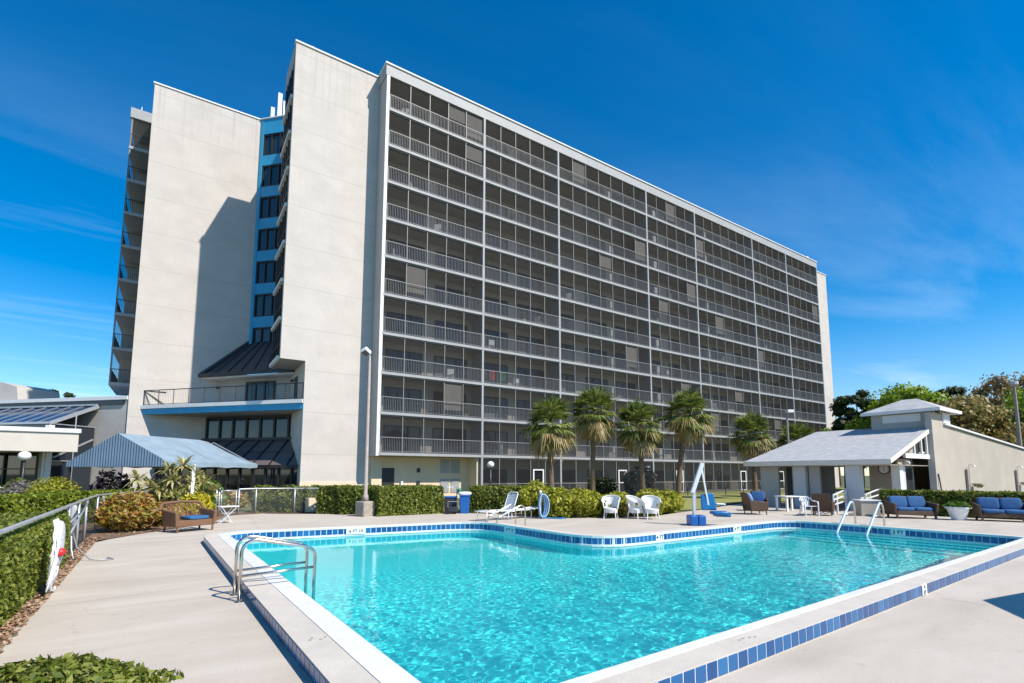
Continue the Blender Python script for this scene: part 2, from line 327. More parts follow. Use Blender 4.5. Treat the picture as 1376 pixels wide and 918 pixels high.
def watermat():
    m = bpy.data.materials.new('pool_water'); m.use_nodes = True; t = m.node_tree; t.nodes.clear(); n = t.nodes.new; l = t.links.new
    o = n('ShaderNodeOutputMaterial'); g = n('ShaderNodeBsdfRefraction'); g.inputs['IOR'].default_value = 1.333; g.inputs['Roughness'].default_value = 0.0; g.inputs[0].default_value = (.86, 1, 1, 1)
    tr = n('ShaderNodeBsdfTransparent'); tr.inputs[0].default_value = (.86, 1, 1, 1); ms = n('ShaderNodeMixShader'); ms.inputs[0].default_value = .07; l(g.outputs[0], ms.inputs[1]); l(tr.outputs[0], ms.inputs[2])
    gl = n('ShaderNodeBsdfGlossy'); gl.inputs['Roughness'].default_value = 0.0; fr = n('ShaderNodeFresnel'); fr.inputs['IOR'].default_value = 1.333
    m2 = n('ShaderNodeMixShader'); l(fr.outputs[0], m2.inputs[0]); l(ms.outputs[0], m2.inputs[1]); l(gl.outputs[0], m2.inputs[2])
    l(m2.outputs[0], o.inputs[0]); return m
M['water'] = watermat()
L_ = {}
L_['hedge'] = leafmat('hedge_leaves', [(.07, .11, .014), (.14, .19, .022), (.24, .27, .04), (.33, .34, .08)])
L_['hedgey'] = leafmat('lime_hedge_leaves', [(.10, .15, .012), (.19, .25, .02), (.30, .33, .035)])
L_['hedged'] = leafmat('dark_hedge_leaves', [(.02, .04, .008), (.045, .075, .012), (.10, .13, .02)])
L_['yshrub'] = leafmat('golden_shrub_leaves', [(.14, .17, .015), (.32, .33, .025), (.50, .48, .05), (.24, .26, .02)])
L_['croton'] = leafmat('croton_leaves', [(.07, .10, .01), (.46, .38, .03), (.50, .20, .04), (.28, .06, .03), (.60, .44, .18), (.20, .22, .03), (.40, .36, .05)])
L_['spiky'] = leafmat('variegated_blades', [(.20, .23, .05), (.44, .42, .14), (.62, .56, .27), (.36, .30, .12)])
L_['green'] = leafmat('bright_green_leaves', [(.04, .10, .012), (.09, .19, .02), (.16, .28, .04)])
L_['yellow'] = leafmat('yellow_leaves', [(.36, .36, .02), (.60, .52, .02), (.42, .38, .03)])
L_['purple'] = leafmat('dark_purple_leaves', [(.010, .008, .008), (.035, .02, .03), (.12, .09, .11)])
L_['sage'] = leafmat('grey_sage_leaves', [(.14, .13, .11), (.24, .22, .19), (.32, .30, .29)])
L_['palm'] = leafmat('palm_blades', [(.04, .075, .012), (.11, .155, .024), (.22, .26, .05), (.42, .42, .15)], .25)
L_['palmd'] = leafmat('dry_palm_blades', [(.20, .13, .05), (.42, .29, .12), (.50, .38, .17), (.20, .19, .04)], .25)
L_['lime'] = leafmat('lime_tree_leaves', [(.14, .24, .014), (.27, .39, .025), (.44, .53, .06)])
L_['conifer'] = leafmat('dark_tree_leaves', [(.02, .04, .015), (.05, .085, .028), (.11, .14, .05)])
L_['olive'] = leafmat('olive_tree_leaves', [(.13, .12, .03), (.30, .23, .07), (.42, .30, .12), (.26, .27, .05)])
L_['rust'] = leafmat('brown_tree_leaves', [(.18, .13, .06), (.36, .25, .13), (.26, .22, .08), (.48, .36, .22)])

# ------------------------------------------------------------------ foliage
def leaves(P, nrm, size, mat_, name, parent=None, aspect=1.8, jitter=.9, bend=.25):
    """one mesh of small folded leaf faces at points P; each leaf is a separate piece"""
    P = np.asarray(P, float); n = len(P)
    d = rng.normal(size=(n, 3)); d = np.asarray(nrm, float)+d*jitter; d /= np.linalg.norm(d, axis=1)[:, None]+1e-9
    t = rng.normal(size=(n, 3)); t -= d*(t*d).sum(1)[:, None]; t /= np.linalg.norm(t, axis=1)[:, None]+1e-9
    b = np.cross(d, t); s = size*(.6+.8*rng.random(n))[:, None]
    l = t*s*aspect*.5; w = b*s*.5
    V = np.stack([P-l, P+w+d*s*bend*.3, P+l-d*s*bend, P-w+d*s*bend*.3], 1).reshape(-1, 3)
    me = bpy.data.meshes.new(name); me.vertices.add(4*n); me.loops.add(4*n); me.polygons.add(n)
    me.vertices.foreach_set('co', V.ravel()); me.loops.foreach_set('vertex_index', np.arange(4*n, dtype=np.int32))
    me.polygons.foreach_set('loop_start', np.arange(0, 4*n, 4, dtype=np.int32))
    try: me.polygons.foreach_set('loop_total', np.full(n, 4, dtype=np.int32))
    except Exception: pass
    me.materials.append(mat_); me.update(calc_edges=True); me.validate()
    o = bpy.data.objects.new(name, me); col.objects.link(o)
    if parent: o.parent = parent
    return o
def lump(p, k=1.0, seed=0):
    x, y, z = p[:, 0], p[:, 1], p[:, 2]
    return (np.sin(x*2.3*k+seed)+np.sin(y*2.9*k+1.7+seed)+np.sin(z*3.7*k+seed*.3)+np.sin((x+y)*5.1*k+.5)*.6)/3.6
def hedge(label, a, b, depth, h, n, size, lm, h0=0.0, wob=.09, group='clipped hedges', name='hedge'):
    """clipped hedge whose front runs from a to b (pool frame), depth to the left of a->b when negative"""
    A = W(*a); B = W(*b); d = (B-A); Ln = d.length; d.normalize(); nn = Vector((-d.y, d.x, 0))*(1 if depth > 0 else -1); D = abs(depth)
    root = empty(name, (A+B)/2+nn*D/2, math.atan2(d.y, d.x), label, 'hedge', group)
    hx, hy = Ln/2, D/2; sgn = 1 if depth > 0 else -1
    core = MB(); mx_, my_ = 8, 4
    core.box(-hx+.13, -hy+.13, h0+.02, hx-.13, hy-.13, h-.13).build('dark_core', M['hedgecore'], root)  # dark solid box added inside to block light, in place of branches
    ar = np.array([2*hx*h, 2*hx*h, 2*hy*h, 2*hy*h, 4*hx*hy]); k = rng.choice(5, n, p=ar/ar.sum())
    x = rng.uniform(-hx, hx, n); y = rng.uniform(-hy, hy, n); z = rng.uniform(h0, h, n)
    nr = np.zeros((n, 3)); off = np.abs(rng.normal(0, .05, n))
    y[k == 0] = -hy; nr[k == 0, 1] = -1; y[k == 1] = hy; nr[k == 1, 1] = 1; x[k == 2] = -hx; nr[k == 2, 0] = -1; x[k == 3] = hx; nr[k == 3, 0] = 1; z[k == 4] = h; nr[k == 4, 2] = 1
    P = np.stack([x, y, z], 1); wp = lump(P*2.2, 1, h*7+hx)*wob
    P += nr*(wp-off)[:, None]
    # rounded shoulders
    tz = np.clip((P[:, 2]-(h-.18))/.18, 0, 1); P[:, 1] *= 1-.10*tz**2/np.maximum(hy, .5); P[:, 0] *= 1-.06*tz**2/np.maximum(hx, .5)
    leaves(P, nr+np.array([0, 0, .5]), size, lm, 'leaves', root)
    return root
def bush(label, p, q, rx, ry, h, n, size, lm, name='shrub', cat='shrub', group=None, z0=0.0, aspect=2.0, shape=.8):
    root = empty(name, W(p, q, z0), 0, label, cat, group)
    st = MB()
    for i in range(6):
        a = i*1.05+rng.random(); st.tube([(0.03*math.cos(a), .03*math.sin(a), -.02), (rx*.35*math.cos(a), ry*.35*math.sin(a), h*.4), (rx*.6*math.cos(a), ry*.6*math.sin(a), h*.72)], [.02, .015, .008], 5)
    st.build('stems', M['bark'], root)
    u = rng.normal(size=(n, 3)); u /= np.linalg.norm(u, axis=1)[:, None]; r = (.45+.55*rng.random(n)**.5)
    ph = (1+.28*lump(u*1.6, 1, rx*9+p))
    P = u*r[:, None]*ph[:, None]*np.array([rx, ry, h*.55])+np.array([0, 0, h*.5]); keep = P[:, 2] > .03
    leaves(P[keep], u[keep]+np.array([0, 0, .5]), size, lm, 'leaves', root, aspect=aspect)
    return root
def tree(label, base, h, cr, cz, n, size, lm, clumps=60, trunk=.25, name='tree', group='trees behind the pool house', squash=.8, sparse=.25):
    root = empty(name, base, rng.random()*6, label, 'tree', group)
    tm = MB(); tm.tube([(0, 0, -.1), (.1, 0, h*.3), (-.05, .1, h*.62), (0, 0, h*.9)], [trunk, trunk*.75, trunk*.45, trunk*.12], 8)
    cl = []
    for i in range(clumps):
        u = rng.normal(size=3); u /= np.linalg.norm(u); rr = rng.random()**.4
        c = np.array([u[0]*cr*rr, u[1]*cr*rr, h-cz+u[2]*cz*rr*squash*1.1]); cl.append(c)
        if i % 4 == 0: tm.tube([(0, 0, h*(.3+.3*rng.random())), (c[0]*.5, c[1]*.5, c[2]*.85), tuple(c)], [trunk*.35, trunk*.2, trunk*.05], 5)
    tm.build('trunk', M['bark'], root); n = int(n*2.0); size = size*.60
    cl = np.array(cl); k = rng.integers(0, clumps, n); sz = (cr*.17+cr*.13*rng.random(clumps))[k]
    g = np.clip(rng.normal(size=(n, 3)), -1.9, 1.9)*np.array([1, 1, .6]); P = cl[k]+g*sz[:, None]*.62
    leaves(P, g+np.array([0, 0, .6]), size, lm, 'crown', root)
    return root
def palm(label, p, q, h, lean, seed, cr=1.55, nf=50):
    rg = random.Random(seed); root = empty('palm_tree', W(p, q, 0), 0, label, 'palm tree', 'cabbage palms in front of the tower')
    tz = h-1.35; lx, ly = lean; t = MB(); pts = []; rs = []
    for i in range(26):
        f = i/25; pts.append((lx*f**1.6, ly*f**1.6, -.05+tz*f)); rs.append((.17-.03*f)*(1+.06*(i % 2))+.06*max(0, f-.85)/.15*.7)
    t.tube(pts, rs, 10).build('trunk', M['palmbark'], root, smooth=True)
    top = Vector((lx, ly, tz))
    def frond(mb, az, el, ln, droop, fan, nb):
        d = Vector((math.cos(az)*math.cos(el), math.sin(az)*math.cos(el), math.sin(el))); side = Vector((-math.sin(az), math.cos(az), 0)); nv = d.cross(side)*-1
        if nv.z < 0: nv = -nv
        p0 = top+d*.12; p1 = top+d*ln*.60-Vector((0, 0, droop*.08)); mb.bar(p0, p1, .035, .02)
        for i in range(nb):
            a = (i/(nb-1)-.5)*fan; dd = (d*math.cos(a)+side*math.sin(a)); L = ln*.56*(1-.15*abs(a)/(fan/2))*(.85+.3*rg.random()); w = .028+.016*rg.random()
            a0 = p1; a1 = p1+dd*L*.55+Vector((0, 0, -droop*.12*L)); a2 = p1+dd*L+Vector((0, 0, -droop*(.35+.4*rg.random())*L)); wv = (side*math.cos(a)-d*math.sin(a))*w
            mb.add([a0-wv*.6, a0+wv*.6, a1+wv*1.15+nv*.01, a1-wv*1.15+nv*.01, a2+wv*.15, a2-wv*.15], [(0, 1, 2, 3), (3, 2, 4, 5)])
    g = MB(); dr = MB()
    for i in range(nf):
        f = i/nf; az = i*2.39996+rg.random()*.5; el = 1.35-f*2.1+rg.uniform(-.25, .25)
        frond(g, az, el, cr*(.70+.30*rg.random()), .25+.55*f, 3.5, 22)
    for i in range(28):
        az = i*2.39996+1+rg.random()*.6; el = -.15-rg.random()*1.0
        frond(dr, az, el, cr*(.65+.3*rg.random()), 1.0, 1.9, 12)
    g.build('crown', L_['palm'], root); dr.build('dry_fronds', L_['palmd'], root)
    return root
def blades(mb, c, n, ln, w, upb=.5, droop=.5, rg=random):
    for i in range(n):
        az = rg.random()*6.283; el = math.asin(min(1, max(-.5, upb+rg.uniform(-.7, .5)))); d = Vector((math.cos(az)*math.cos(el), math.sin(az)*math.cos(el), math.sin(el))); s = Vector((-math.sin(az), math.cos(az), 0))*w
        L = ln*(.7+.5*rg.random()); c = Vector(c); a1 = c+d*L*.5; a2 = c+d*L+Vector((0, 0, -droop*L*.3))
        mb.add([c-s*.5, c+s*.5, a1+s, a1-s, a2], [(0, 1, 2, 3), (3, 2, 4)])

# ================================================================== ground, deck, pool
def poly_obj(name, outer, holes, z, m, pool=True):
    loops = [[Vector((x, y, 0)) for x, y in lp] for lp in [outer]+holes]
    tr = tessellate_polygon(loops); flat = [v for lp in loops for v in lp]
    vs = [tuple(W(v.x, v.y, z)) if pool else (v.x, v.y, z) for v in flat]
    fs = []
    for t in tr:
        a, b, c = (Vector(vs[i]) for i in t)
        fs.append(t if (b-a).cross(c-a).z > 0 else t[::-1])
    return MB().add(vs, fs).build(name, m)
def round_poly(pts, rad, n=7):
    out = []; m = len(pts)
    for i in range(m):
        p0, p1, p2 = Vector(pts[i-1]), Vector(pts[i]), Vector(pts[(i+1) % m]); r_ = rad[i]
        if r_ <= 0: out.append(tuple(p1)); continue
        a = p1+(p0-p1).normalized()*r_; c = p1+(p2-p1).normalized()*r_
        for k in range(n+1):
            t = k/n; out.append(tuple(a*(1-t)**2+p1*2*t*(1-t)+c*t*t))
    return out
def offset(poly, d):
    out = []; n = len(poly)
    for i in range(n):
        a, b, c = Vector(poly[i-1]), Vector(poly[i]), Vector(poly[(i+1) % n])
        e1 = (b-a).normalized(); e2 = (c-b).normalized(); n1 = Vector((e1.y, -e1.x)); n2 = Vector((e2.y, -e2.x)); s_ = (n1+n2)
        out.append(tuple(b+s_*(d/max(.35, 1+n1.dot(n2)))))
    return out
INNER = round_poly([(1.70, 2.97), (17.72, 3.02), (17.72, 8.82), (8.83, 8.92), (8.80, 14.30), (1.62, 15.45)], [.5, .25, 1.1, 1.3, 1.3, .9])   # ccw
def ring(name, A, B, z0, z1, m):
    mb = MB(); n = len(A)
    for i in range(n):
        j = (i+1) % n
        mb.add([W(*A[i], z1), W(*A[j], z1), W(*B[j], z1), W(*B[i], z1), W(*A[i], z0), W(*A[j], z0), W(*B[j], z0), W(*B[i], z0)],
               [(0, 3, 2, 1), (0, 1, 5, 4), (2, 3, 7, 6)])
    return struct(mb.build(name, m))
def outer_of(p):
    """kerb outline: 0.53 m wide on the ladder side, 0.35 m on the near side"""
    x, y = p
    return p
OUTER = [(x-(.53 if x < 1.9 else 0)+(0 if x < 12 else 0), y) for x, y in INNER]
o1 = offset(INNER, .36); OUTER = []
for (x, y), (a, b) in zip(o1, INNER):
    if x < 1.65 and b > 2.5: x -= .17*min(1, max(0, (2.2-a)/.5))
    OUTER.append((x, y))
WB = [((x+(a-x)*(.65 if b > 5 and a > 2.3 else 0)), (y+(b-y)*(.65 if b > 5 and a > 2.3 else 0))) for (x, y), (a, b) in zip(offset(INNER, .10), INNER)]; WB = [((x-.13*min(1, max(0, (2.2-a)/.5))), y) for (x, y), (a, b) in zip(WB, INNER)]
HOLE = offset(INNER, .12)
big = [(-900, -900), (900, -900), (900, 900), (-900, 900)]
struct(poly_obj('ground', big, [HOLE], -.06, M['ground']))
DECK = [(-1.15, -8), (34, -8), (34, 12.0), (29.5, 17.0), (25.0, 15.8), (22.4, 15.0), (18.8, 14.2), (16.4, 13.6), (14.6, 14.4), (13.2, 15.5), (12.6, 17.2), (11.4, 19.2), (10.4, 19.9), (7.9, 20.3), (5.9, 22.4), (3.9, 24.0), (2.6, 23.6), (1.74, 20.6), (0.5, 18.8), (-.2, 17.9), (-.85, 16.9), (-1.15, 16.2)]
struct(poly_obj('pool_deck', DECK, [HOLE], 0.0, M['deck']))
struct(poly_obj('mulch_bed', [(-1.9, 3.5), (-1.15, 3.5), (-1.1, 17.0), (1.9, 20.8), (4.2, 24.6), (11, 20.6), (13.5, 16.2), (19, 14.6), (19, 17.0), (12, 22), (5, 26), (-1.9, 26)], [], -.02, M['soil']))
struct(poly_obj('lawn', [(14, 18), (22, 15.3), (29, 17.5), (60, 13), (80, 30), (20, 30)], [], -.025, M['grass']))
u_ = rng.random((3600, 3)); lp = np.stack([-1.32+.24*u_[:, 0], 4.0+13.5*u_[:, 1], .004+.012*u_[:, 2]], 1); l2 = np.stack([-1.1+3.4*u_[:900, 0], 17.2+4.0*u_[:900, 1]+.6*u_[:900, 0], .006+.01*u_[:900, 2]], 1)
l2 = l2[(l2[:, 1] > 17.7+1.15*(l2[:, 0]+.6))]
lp = np.concatenate([lp, l2]); lw = np.stack([CD*lp[:, 0]-SD*lp[:, 1], SD*lp[:, 0]+CD*lp[:, 1], lp[:, 2]], 1)
L_['litter'] = leafmat('dry_leaf_litter', [(.16, .09, .05), (.36, .23, .14), (.52, .38, .26), (.24, .12, .06)], .1, .8)
tag(leaves(lw, np.tile([0, 0, 1.0], (len(lw), 1)), .036, L_['litter'], 'leaf_litter', aspect=1.6, jitter=.35), 'dry brown leaves lying along the edge of the deck', 'leaf litter', kind='stuff')
jt = MB()
for a, b in (((-1.09, 8.9), (.9, 9.15)), ((1.2, 2.3), (1.4, -8)), ((9.0, 2.45), (9.1, -8)), ((3.2, 22.0), (2.6, 15.9)), ((9.6, 19.5), (9.0, 14.9))):
    A_, B_ = Vector(a), Vector(b); nn_ = (B_-A_).normalized(); nn_ = Vector((nn_.y, -nn_.x))*.004
    jt.quad(W(*(A_+nn_), .004), W(*(B_+nn_), .004), W(*(B_-nn_), .004), W(*(A_-nn_), .004))
struct(jt.build('deck_joint', mat('joint_filler', (.36, .33, .29), .9)))
ring('pool_coping', INNER, OUTER, 0.0, .16, M['coping'])
ring('coping_nosing', offset(INNER, -.012), WB, .11, .167, M['copew'])
# basin
bs = MB(); n = len(INNER)
for i in range(n):
    j = (i+1) % n; bs.quad(W(*INNER[j], -1.45), W(*INNER[j], .12), W(*INNER[i], .12), W(*INNER[i], -1.45))
struct(bs.build('pool_basin', M['plaster']))
struct(poly_obj('pool_floor', offset(INNER, .05), [], -1.42, M['plaster']))
st = MB()
for k in range(4): st.box(17.72-.38*(4-k), 3.3, -1.40, 17.70-.0*k, 8.3, -1.15+.27*k-.04)
struct(st.pool().build('pool_steps', M['plaster']))
# tile bands: outer kerb face and inner waterline, real tiles on grout
def tile_band(name, poly, z0, z1, out, w=.155, pick=None, t=.006, hgap=.008):
    mb = MB(); gr = MB(); n = len(poly); pts = [Vector((*p, 0)) for p in poly]
    lens = [(pts[(i+1) % n]-pts[i]).length for i in range(n)]; tot = sum(lens)
    m_ = int(tot/w); ws = tot/m_
    def at(s):
        s %= tot
        for i in range(n):
            if s <= lens[i]+1e-9: return pts[i].lerp(pts[(i+1) % n], s/lens[i])
            s -= lens[i]
        return pts[0]
    for k in range(m_):
        jw = .0085
        a = at(k*ws+jw); b = at((k+1)*ws-jw); e = (b-a).normalized(); nv = Vector((e.y, -e.x, 0))*out
        if pick and not pick((a+b)/2): continue
        mb.add([W(a.x, a.y, z0)+0*nv, W(b.x, b.y, z0), W(b.x, b.y, z1), W(a.x, a.y, z1),
                W(*(a+nv*t).xy, z0+.003), W(*(b+nv*t).xy, z0+.003), W(*(b+nv*t).xy, z1-.003), W(*(a+nv*t).xy, z1-.003)],
               [(4, 5, 6, 7), (0, 1, 5, 4), (1, 2, 6, 5), (2, 3, 7, 6), (3, 0, 4, 7)] if out > 0 else [(7, 6, 5, 4), (4, 5, 1, 0), (5, 6, 2, 1), (6, 7, 3, 2), (7, 4, 0, 3)])
    for i in range(n):
        a = pts[i]; b = pts[(i+1) % n]; e = (b-a).normalized(); nv = Vector((e.y, -e.x, 0))*out*.002
        if pick and not pick((a+b)/2): continue
        a = a+nv; b = b+nv
        q = [W(a.x, a.y, z0), W(b.x, b.y, z0), W(b.x, b.y, z1), W(a.x, a.y, z1)]
        gr.quad(*(q if out > 0 else q[::-1]))
    struct(mb.build(name, M['tile'])); struct(gr.build('tile_grout', M['grout']))
tile_band('kerb_tile', OUTER, .012, .148, 1, .155)
tile_band('waterline_tile', INNER, -.045, .105, -1, .155)
lg = MB(); B2 = offset(INNER, -.03)
for i in range(n):
    j = (i+1) % n
    lg.add([W(*INNER[i], -.05), W(*INNER[j], -.05), W(*B2[j], -.055), W(*B2[i], -.055), W(*INNER[i], -.10), W(*INNER[j], -.10), W(*B2[j], -.10), W(*B2[i], -.10)], [(0, 1, 2, 3), (3, 2, 6, 7)])
struct(lg.build('waterline_ledge', M['copew']))
# water with real ripples
def water():
    st_ = .025; xs = np.arange(1.5, 17.95, st_); ys = np.arange(2.8, 15.7, st_); X, Y = np.meshgrid(xs, ys, indexing='ij')
    amp = np.clip(1.0-(Y-5.5)/6.0, .12, 1)*np.clip(1.1-(X-9)/14, .5, 1)
    Z = np.zeros_like(X); r_ = np.random.default_rng(3)
    for k in range(46):
        lam = .09*2**(r_.random()*1.3); th = r_.normal(.9, 1.1); ph = r_.random()*6.28
        kx, ky = math.cos(th)*6.283/lam, math.sin(th)*6.283/lam
        wx = X+.25*np.sin(Y*1.3+k); wy = Y+.25*np.sin(X*1.1+2*k)
        Z += np.sin(kx*wx+ky*wy+ph)*lam*.0062*(.5+r_.random())
    Z = -.11+Z*amp*.225
    nx, ny = X.shape; idx = np.arange(nx*ny).reshape(nx, ny)
    import itertools
    ip = [Vector((a, b)) for a, b in offset(INNER, .06)]
    px_ = np.array([p.x for p in ip]); py_ = np.array([p.y for p in ip])
    cx = (X[:-1, :-1]+st_/2); cy = (Y[:-1, :-1]+st_/2); ins = np.zeros(cx.shape, bool); m_ = len(ip)
    for i in range(m_):
        x1, y1, x2, y2 = px_[i], py_[i], px_[i-1], py_[i-1]
        c = ((y1 > cy) != (y2 > cy)) & (cx < (x2-x1)*(cy-y1)/((y2-y1) if y2 != y1 else 1e-9)+x1); ins ^= c
    F = np.stack([idx[:-1, :-1], idx[1:, :-1], idx[1:, 1:], idx[:-1, 1:]], -1)[ins]
    V = np.stack([CD*X-SD*Y, SD*X+CD*Y, Z], -1).reshape(-1, 3)
    used = np.unique(F); rem = np.full(nx*ny, -1); rem[used] = np.arange(len(used))
    me = bpy.data.meshes.new('water'); me.from_pydata(V[used].tolist(), [], rem[F].tolist()); me.materials.append(M['water'])
    me.polygons.foreach_set('use_smooth', [True]*len(me.polygons)); me.update()
    o = bpy.data.objects.new('water', me); col.objects.link(o); return struct(o)
wt = water()
so.data.cycles.is_caustics_light = True
wt.cycles.is_caustics_caster = True
for o in sc.objects:
    if o.name.startswith(('pool_basin', 'pool_floor', 'pool_steps')): o.cycles.is_caustics_receiver = True

# ================================================================== the tower
YF, YB = 31.82, 33.40                     # balcony front, balcony back wall
Z1, H, TOP = 2.88, 2.661, 30.20
COLX = [10.80, 18.50, 25.85, 36.85, 44.35, 55.05, 62.50, 70.30]
PAN = [5, 5, 7, 5, 7, 5, 5]
XC0, XC1 = 4.95, 6.42                     # overhang and lower edge of the near end wall
YA = 43.0
tower = empty('apartment_tower', (11, 33, 0), 0, 'long white eleven storey apartment tower with rows of screened balconies and a turquoise corner', 'apartment building')
def tp(mb, name, m, parent=tower, **k):
    """a tower part: built in world coordinates, stored relative to its parent"""
    base = Vector((11, 33, 0))
    mb.v = [tuple(Vector(p)-base) for p in mb.v]
    return mb.build(name, m, parent, **k)
# masses behind the balconies
tp(MB().box(10.80, YB, -.1, 70.30, 50, TOP-.3), 'rear_wall', M['inner'])
tp(MB().box(10.55, YF-.02, TOP-.80, 70.45, YF+.25, TOP).box(10.55, YF+.25, TOP-.80, 10.80, YB, TOP).box(10.80, YF+.25, TOP-.72, 70.30, YB+.1, TOP-.12), 'parapet', M['slabpaint'])
tp(MB().box(10.48, YF-.10, TOP, 70.52, YF+.3, TOP+.10).box(10.48, YF+.3, TOP, 10.85, YB+.1, TOP+.10), 'roof_coping', M['trim'])
tp(MB().box(10.62, YF+.02, Z1-.02, 10.80, YB, TOP-.80), 'side_wall', M['sidegrey'])
tp(MB().box(10.62, YF-.01, Z1-.02, 10.84, YF+.018, TOP-.80), 'corner_trim', M['trim'])
for x in COLX[1:]:
    tp(MB().box(x-.075, YF-.03, -.1, x+.075, YF+.2, Z1-.004).box(x-.075, YF-.03, Z1, x+.075, YF+.2, TOP-.802), 'column', M['slabpaint'])
tp(MB().box(70.30, YB-.06, -.1, 76.3, 45, TOP), 'end_wall', M['stucco'])
tp(MB().box(70.32, YB-.14, TOP, 76.36, YB+.3, TOP+.10), 'roof_coping', M['trim'])
# near end wall with overhang, and the far wing wall
e = MB(); e.box(XC1, YB, -.1, 10.62, YB+.35, TOP).box(XC0, YB, 8.82, XC1, YB+.35, TOP)
e.box(XC1, YB+.35, -.1, XC1+.3, 40.2, 8.8)
e.box(XC1+.3, YB+.35, 8.83, 10.8, 36.85, TOP-.2)
tp(e, 'gable_wall', M['stucco'])
tp(MB().box(XC1+.004, 36.85, 8.83, 10.8, 44, TOP-.05), 'inner_wall', M['stucco2'])
tp(MB().box(XC0-.06, YB-.08, TOP, 10.78, YB+.35, TOP+.10), 'roof_coping', M['trim'])
tp(MB().box(-3.0, YA, -.1, 4.09, YA+.4, TOP).box(-3.0, YA+.4, -.1, -2.7, 62, TOP), 'wing_wall', M['stucco'])
tp(MB().box(-3.07, YA-.07, TOP, 4.1, YA+.35, TOP+.10), 'roof_coping', M['trim'])
# window bay that hangs off the near end wall
bay = MB(); 
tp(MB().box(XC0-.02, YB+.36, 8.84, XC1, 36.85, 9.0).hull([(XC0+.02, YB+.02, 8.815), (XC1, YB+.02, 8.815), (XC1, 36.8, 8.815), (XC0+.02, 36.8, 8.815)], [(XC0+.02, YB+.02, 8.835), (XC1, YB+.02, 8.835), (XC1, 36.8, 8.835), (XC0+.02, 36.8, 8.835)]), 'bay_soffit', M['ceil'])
tp(MB().box(XC0-.03, YB+.36, 28.95, XC1, 36.9, TOP), 'bay_fascia', M['sidegrey'])
for k in range(8):
    z0 = 9.0+k*2.5; z0 = 8.84+k*(28.95-8.84)/8
    hh = (28.95-8.84)/8
    f = tp(MB().box(XC0-.14, YB+.34, z0-.02, XC0+.2, 36.98, z0+.20), 'bay_sill', M['trim'])
    g = tp(MB().box(XC0+.06, YB+.36, z0+.22, XC0+.10, 36.85, z0+hh-.04), 'bay_window', M['glass'])
    fr = MB()
    for y in (YB+.40, YB+1.2, YB+2.0, YB+2.8, 36.82): fr.box(XC0-.02, y-.05, z0+.21, XC0+.14, y+.05, z0+hh-.03)
    fr.box(XC0-.02, YB+.36, z0+.95, XC0+.12, 36.85, z0+1.03)
    tp(fr, 'window_frame', M['dark'], g)
# turquoise corner between the two end walls: bands and windows
ca, cb = Vector((4.09, 42.88, 0)), Vector((6.42, 40.5, 0)); cdir = (cb-ca).normalized(); cn = Vector((-cdir.y, cdir.x, 0)); cn = cn if cn.y < 0 else -cn
CLn = (cb-ca).length
def cbox(mb, s0, s1, d0, d1, z0, z1):
    P = [ca+cdir*s+cn*d for s, d in ((s0, d0), (s1, d0), (s1, d1), (s0, d1))]
    return mb.hull([(p.x, p.y, z0) for p in P], [(p.x, p.y, z1) for p in P])
cw = MB(); cbox(cw, -.02, .24, -.3, 0, 11.0, TOP); cbox(cw, 0, CLn, -.35, -.06, 28.9, TOP)
zt = [28.9-k*2.661 for k in range(7)]
for z in zt[1:]: cbox(cw, .24, CLn, -.3, -.02, z-.02, z+.82)
cbox(cw, .24, CLn, -.3, -.02, 28.9, TOP-.002)
tp(cw, 'corner_bands', M['blue'])
tp(cbox(MB(), -.1, CLn, -.4, .06, TOP+.002, TOP+.09), 'roof_coping', M['trim'])
for i, z in enumerate(zt):
    zb = (zt[i+1]+.82) if i+1 < len(zt) else 11.4
    g = tp(cbox(MB(), .26, CLn, -.22, -.16, zb, z-.03), 'corner_window', M['glassb'])
    fr = MB()
    for s_ in (.29, .98, 1.75, 2.5): cbox(fr, s_-.05, s_+.05, -.15, -.05, zb, z-.03)
    cbox(fr, .26, CLn, -.15, -.06, zb, zb+.09); cbox(fr, .26, CLn, -.15, -.06, z-.13, z-.03)
    tp(fr, 'window_frame', M['dark'], g)
# terrace over the entrance, cut across the corner
ta, tb = Vector((-2.2, 43.0, 0)), Vector((6.42, 33.42, 0)); td = (tb-ta).normalized(); tn = Vector((-td.y, td.x, 0)); tn = tn if tn.y < 0 else -tn; TL = (tb-ta).length
def tbox(mb, s0, s1, d0, d1, z0, z1):
    P = [ta+td*s+tn*d for s, d in ((s0, d0), (s1, d0), (s1, d1), (s0, d1))]
    return mb.hull([(p.x, p.y, z0) for p in P], [(p.x, p.y, z1) for p in P])
def tpt(s, d, z): p = ta+td*s+tn*d; return (p.x, p.y, z)
tp(tbox(MB(), .0, TL-.03, -.35, 0, 5.76, 6.14), 'terrace_fascia', M['blue'])
tp(tbox(MB(), -.08, TL-.03, -.45, .10, 6.14, 6.38), 'terrace_edge', M['trim'])
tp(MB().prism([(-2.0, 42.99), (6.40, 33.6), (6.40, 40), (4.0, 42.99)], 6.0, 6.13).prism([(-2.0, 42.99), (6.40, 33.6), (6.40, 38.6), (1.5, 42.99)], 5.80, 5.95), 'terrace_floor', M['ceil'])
rl = MB(); zb, ztp = 6.44, 7.42
for i in range(11):
    s_ = .06+i*(TL-.16)/10; rl.bar(tpt(s_, -.02, 6.36), tpt(s_, -.02, ztp), .05, .05)
rl.bar(tpt(.0, -.02, ztp), tpt(TL-.05, -.02, ztp), .06, .05); rl.bar(tpt(.0, -.02, zb), tpt(TL-.05, -.02, zb), .04, .03)
for i in range(int(TL/.14)): rl.bar(tpt(.1+i*.14, -.02, zb), tpt(.1+i*.14, -.02, ztp), .008, .008)
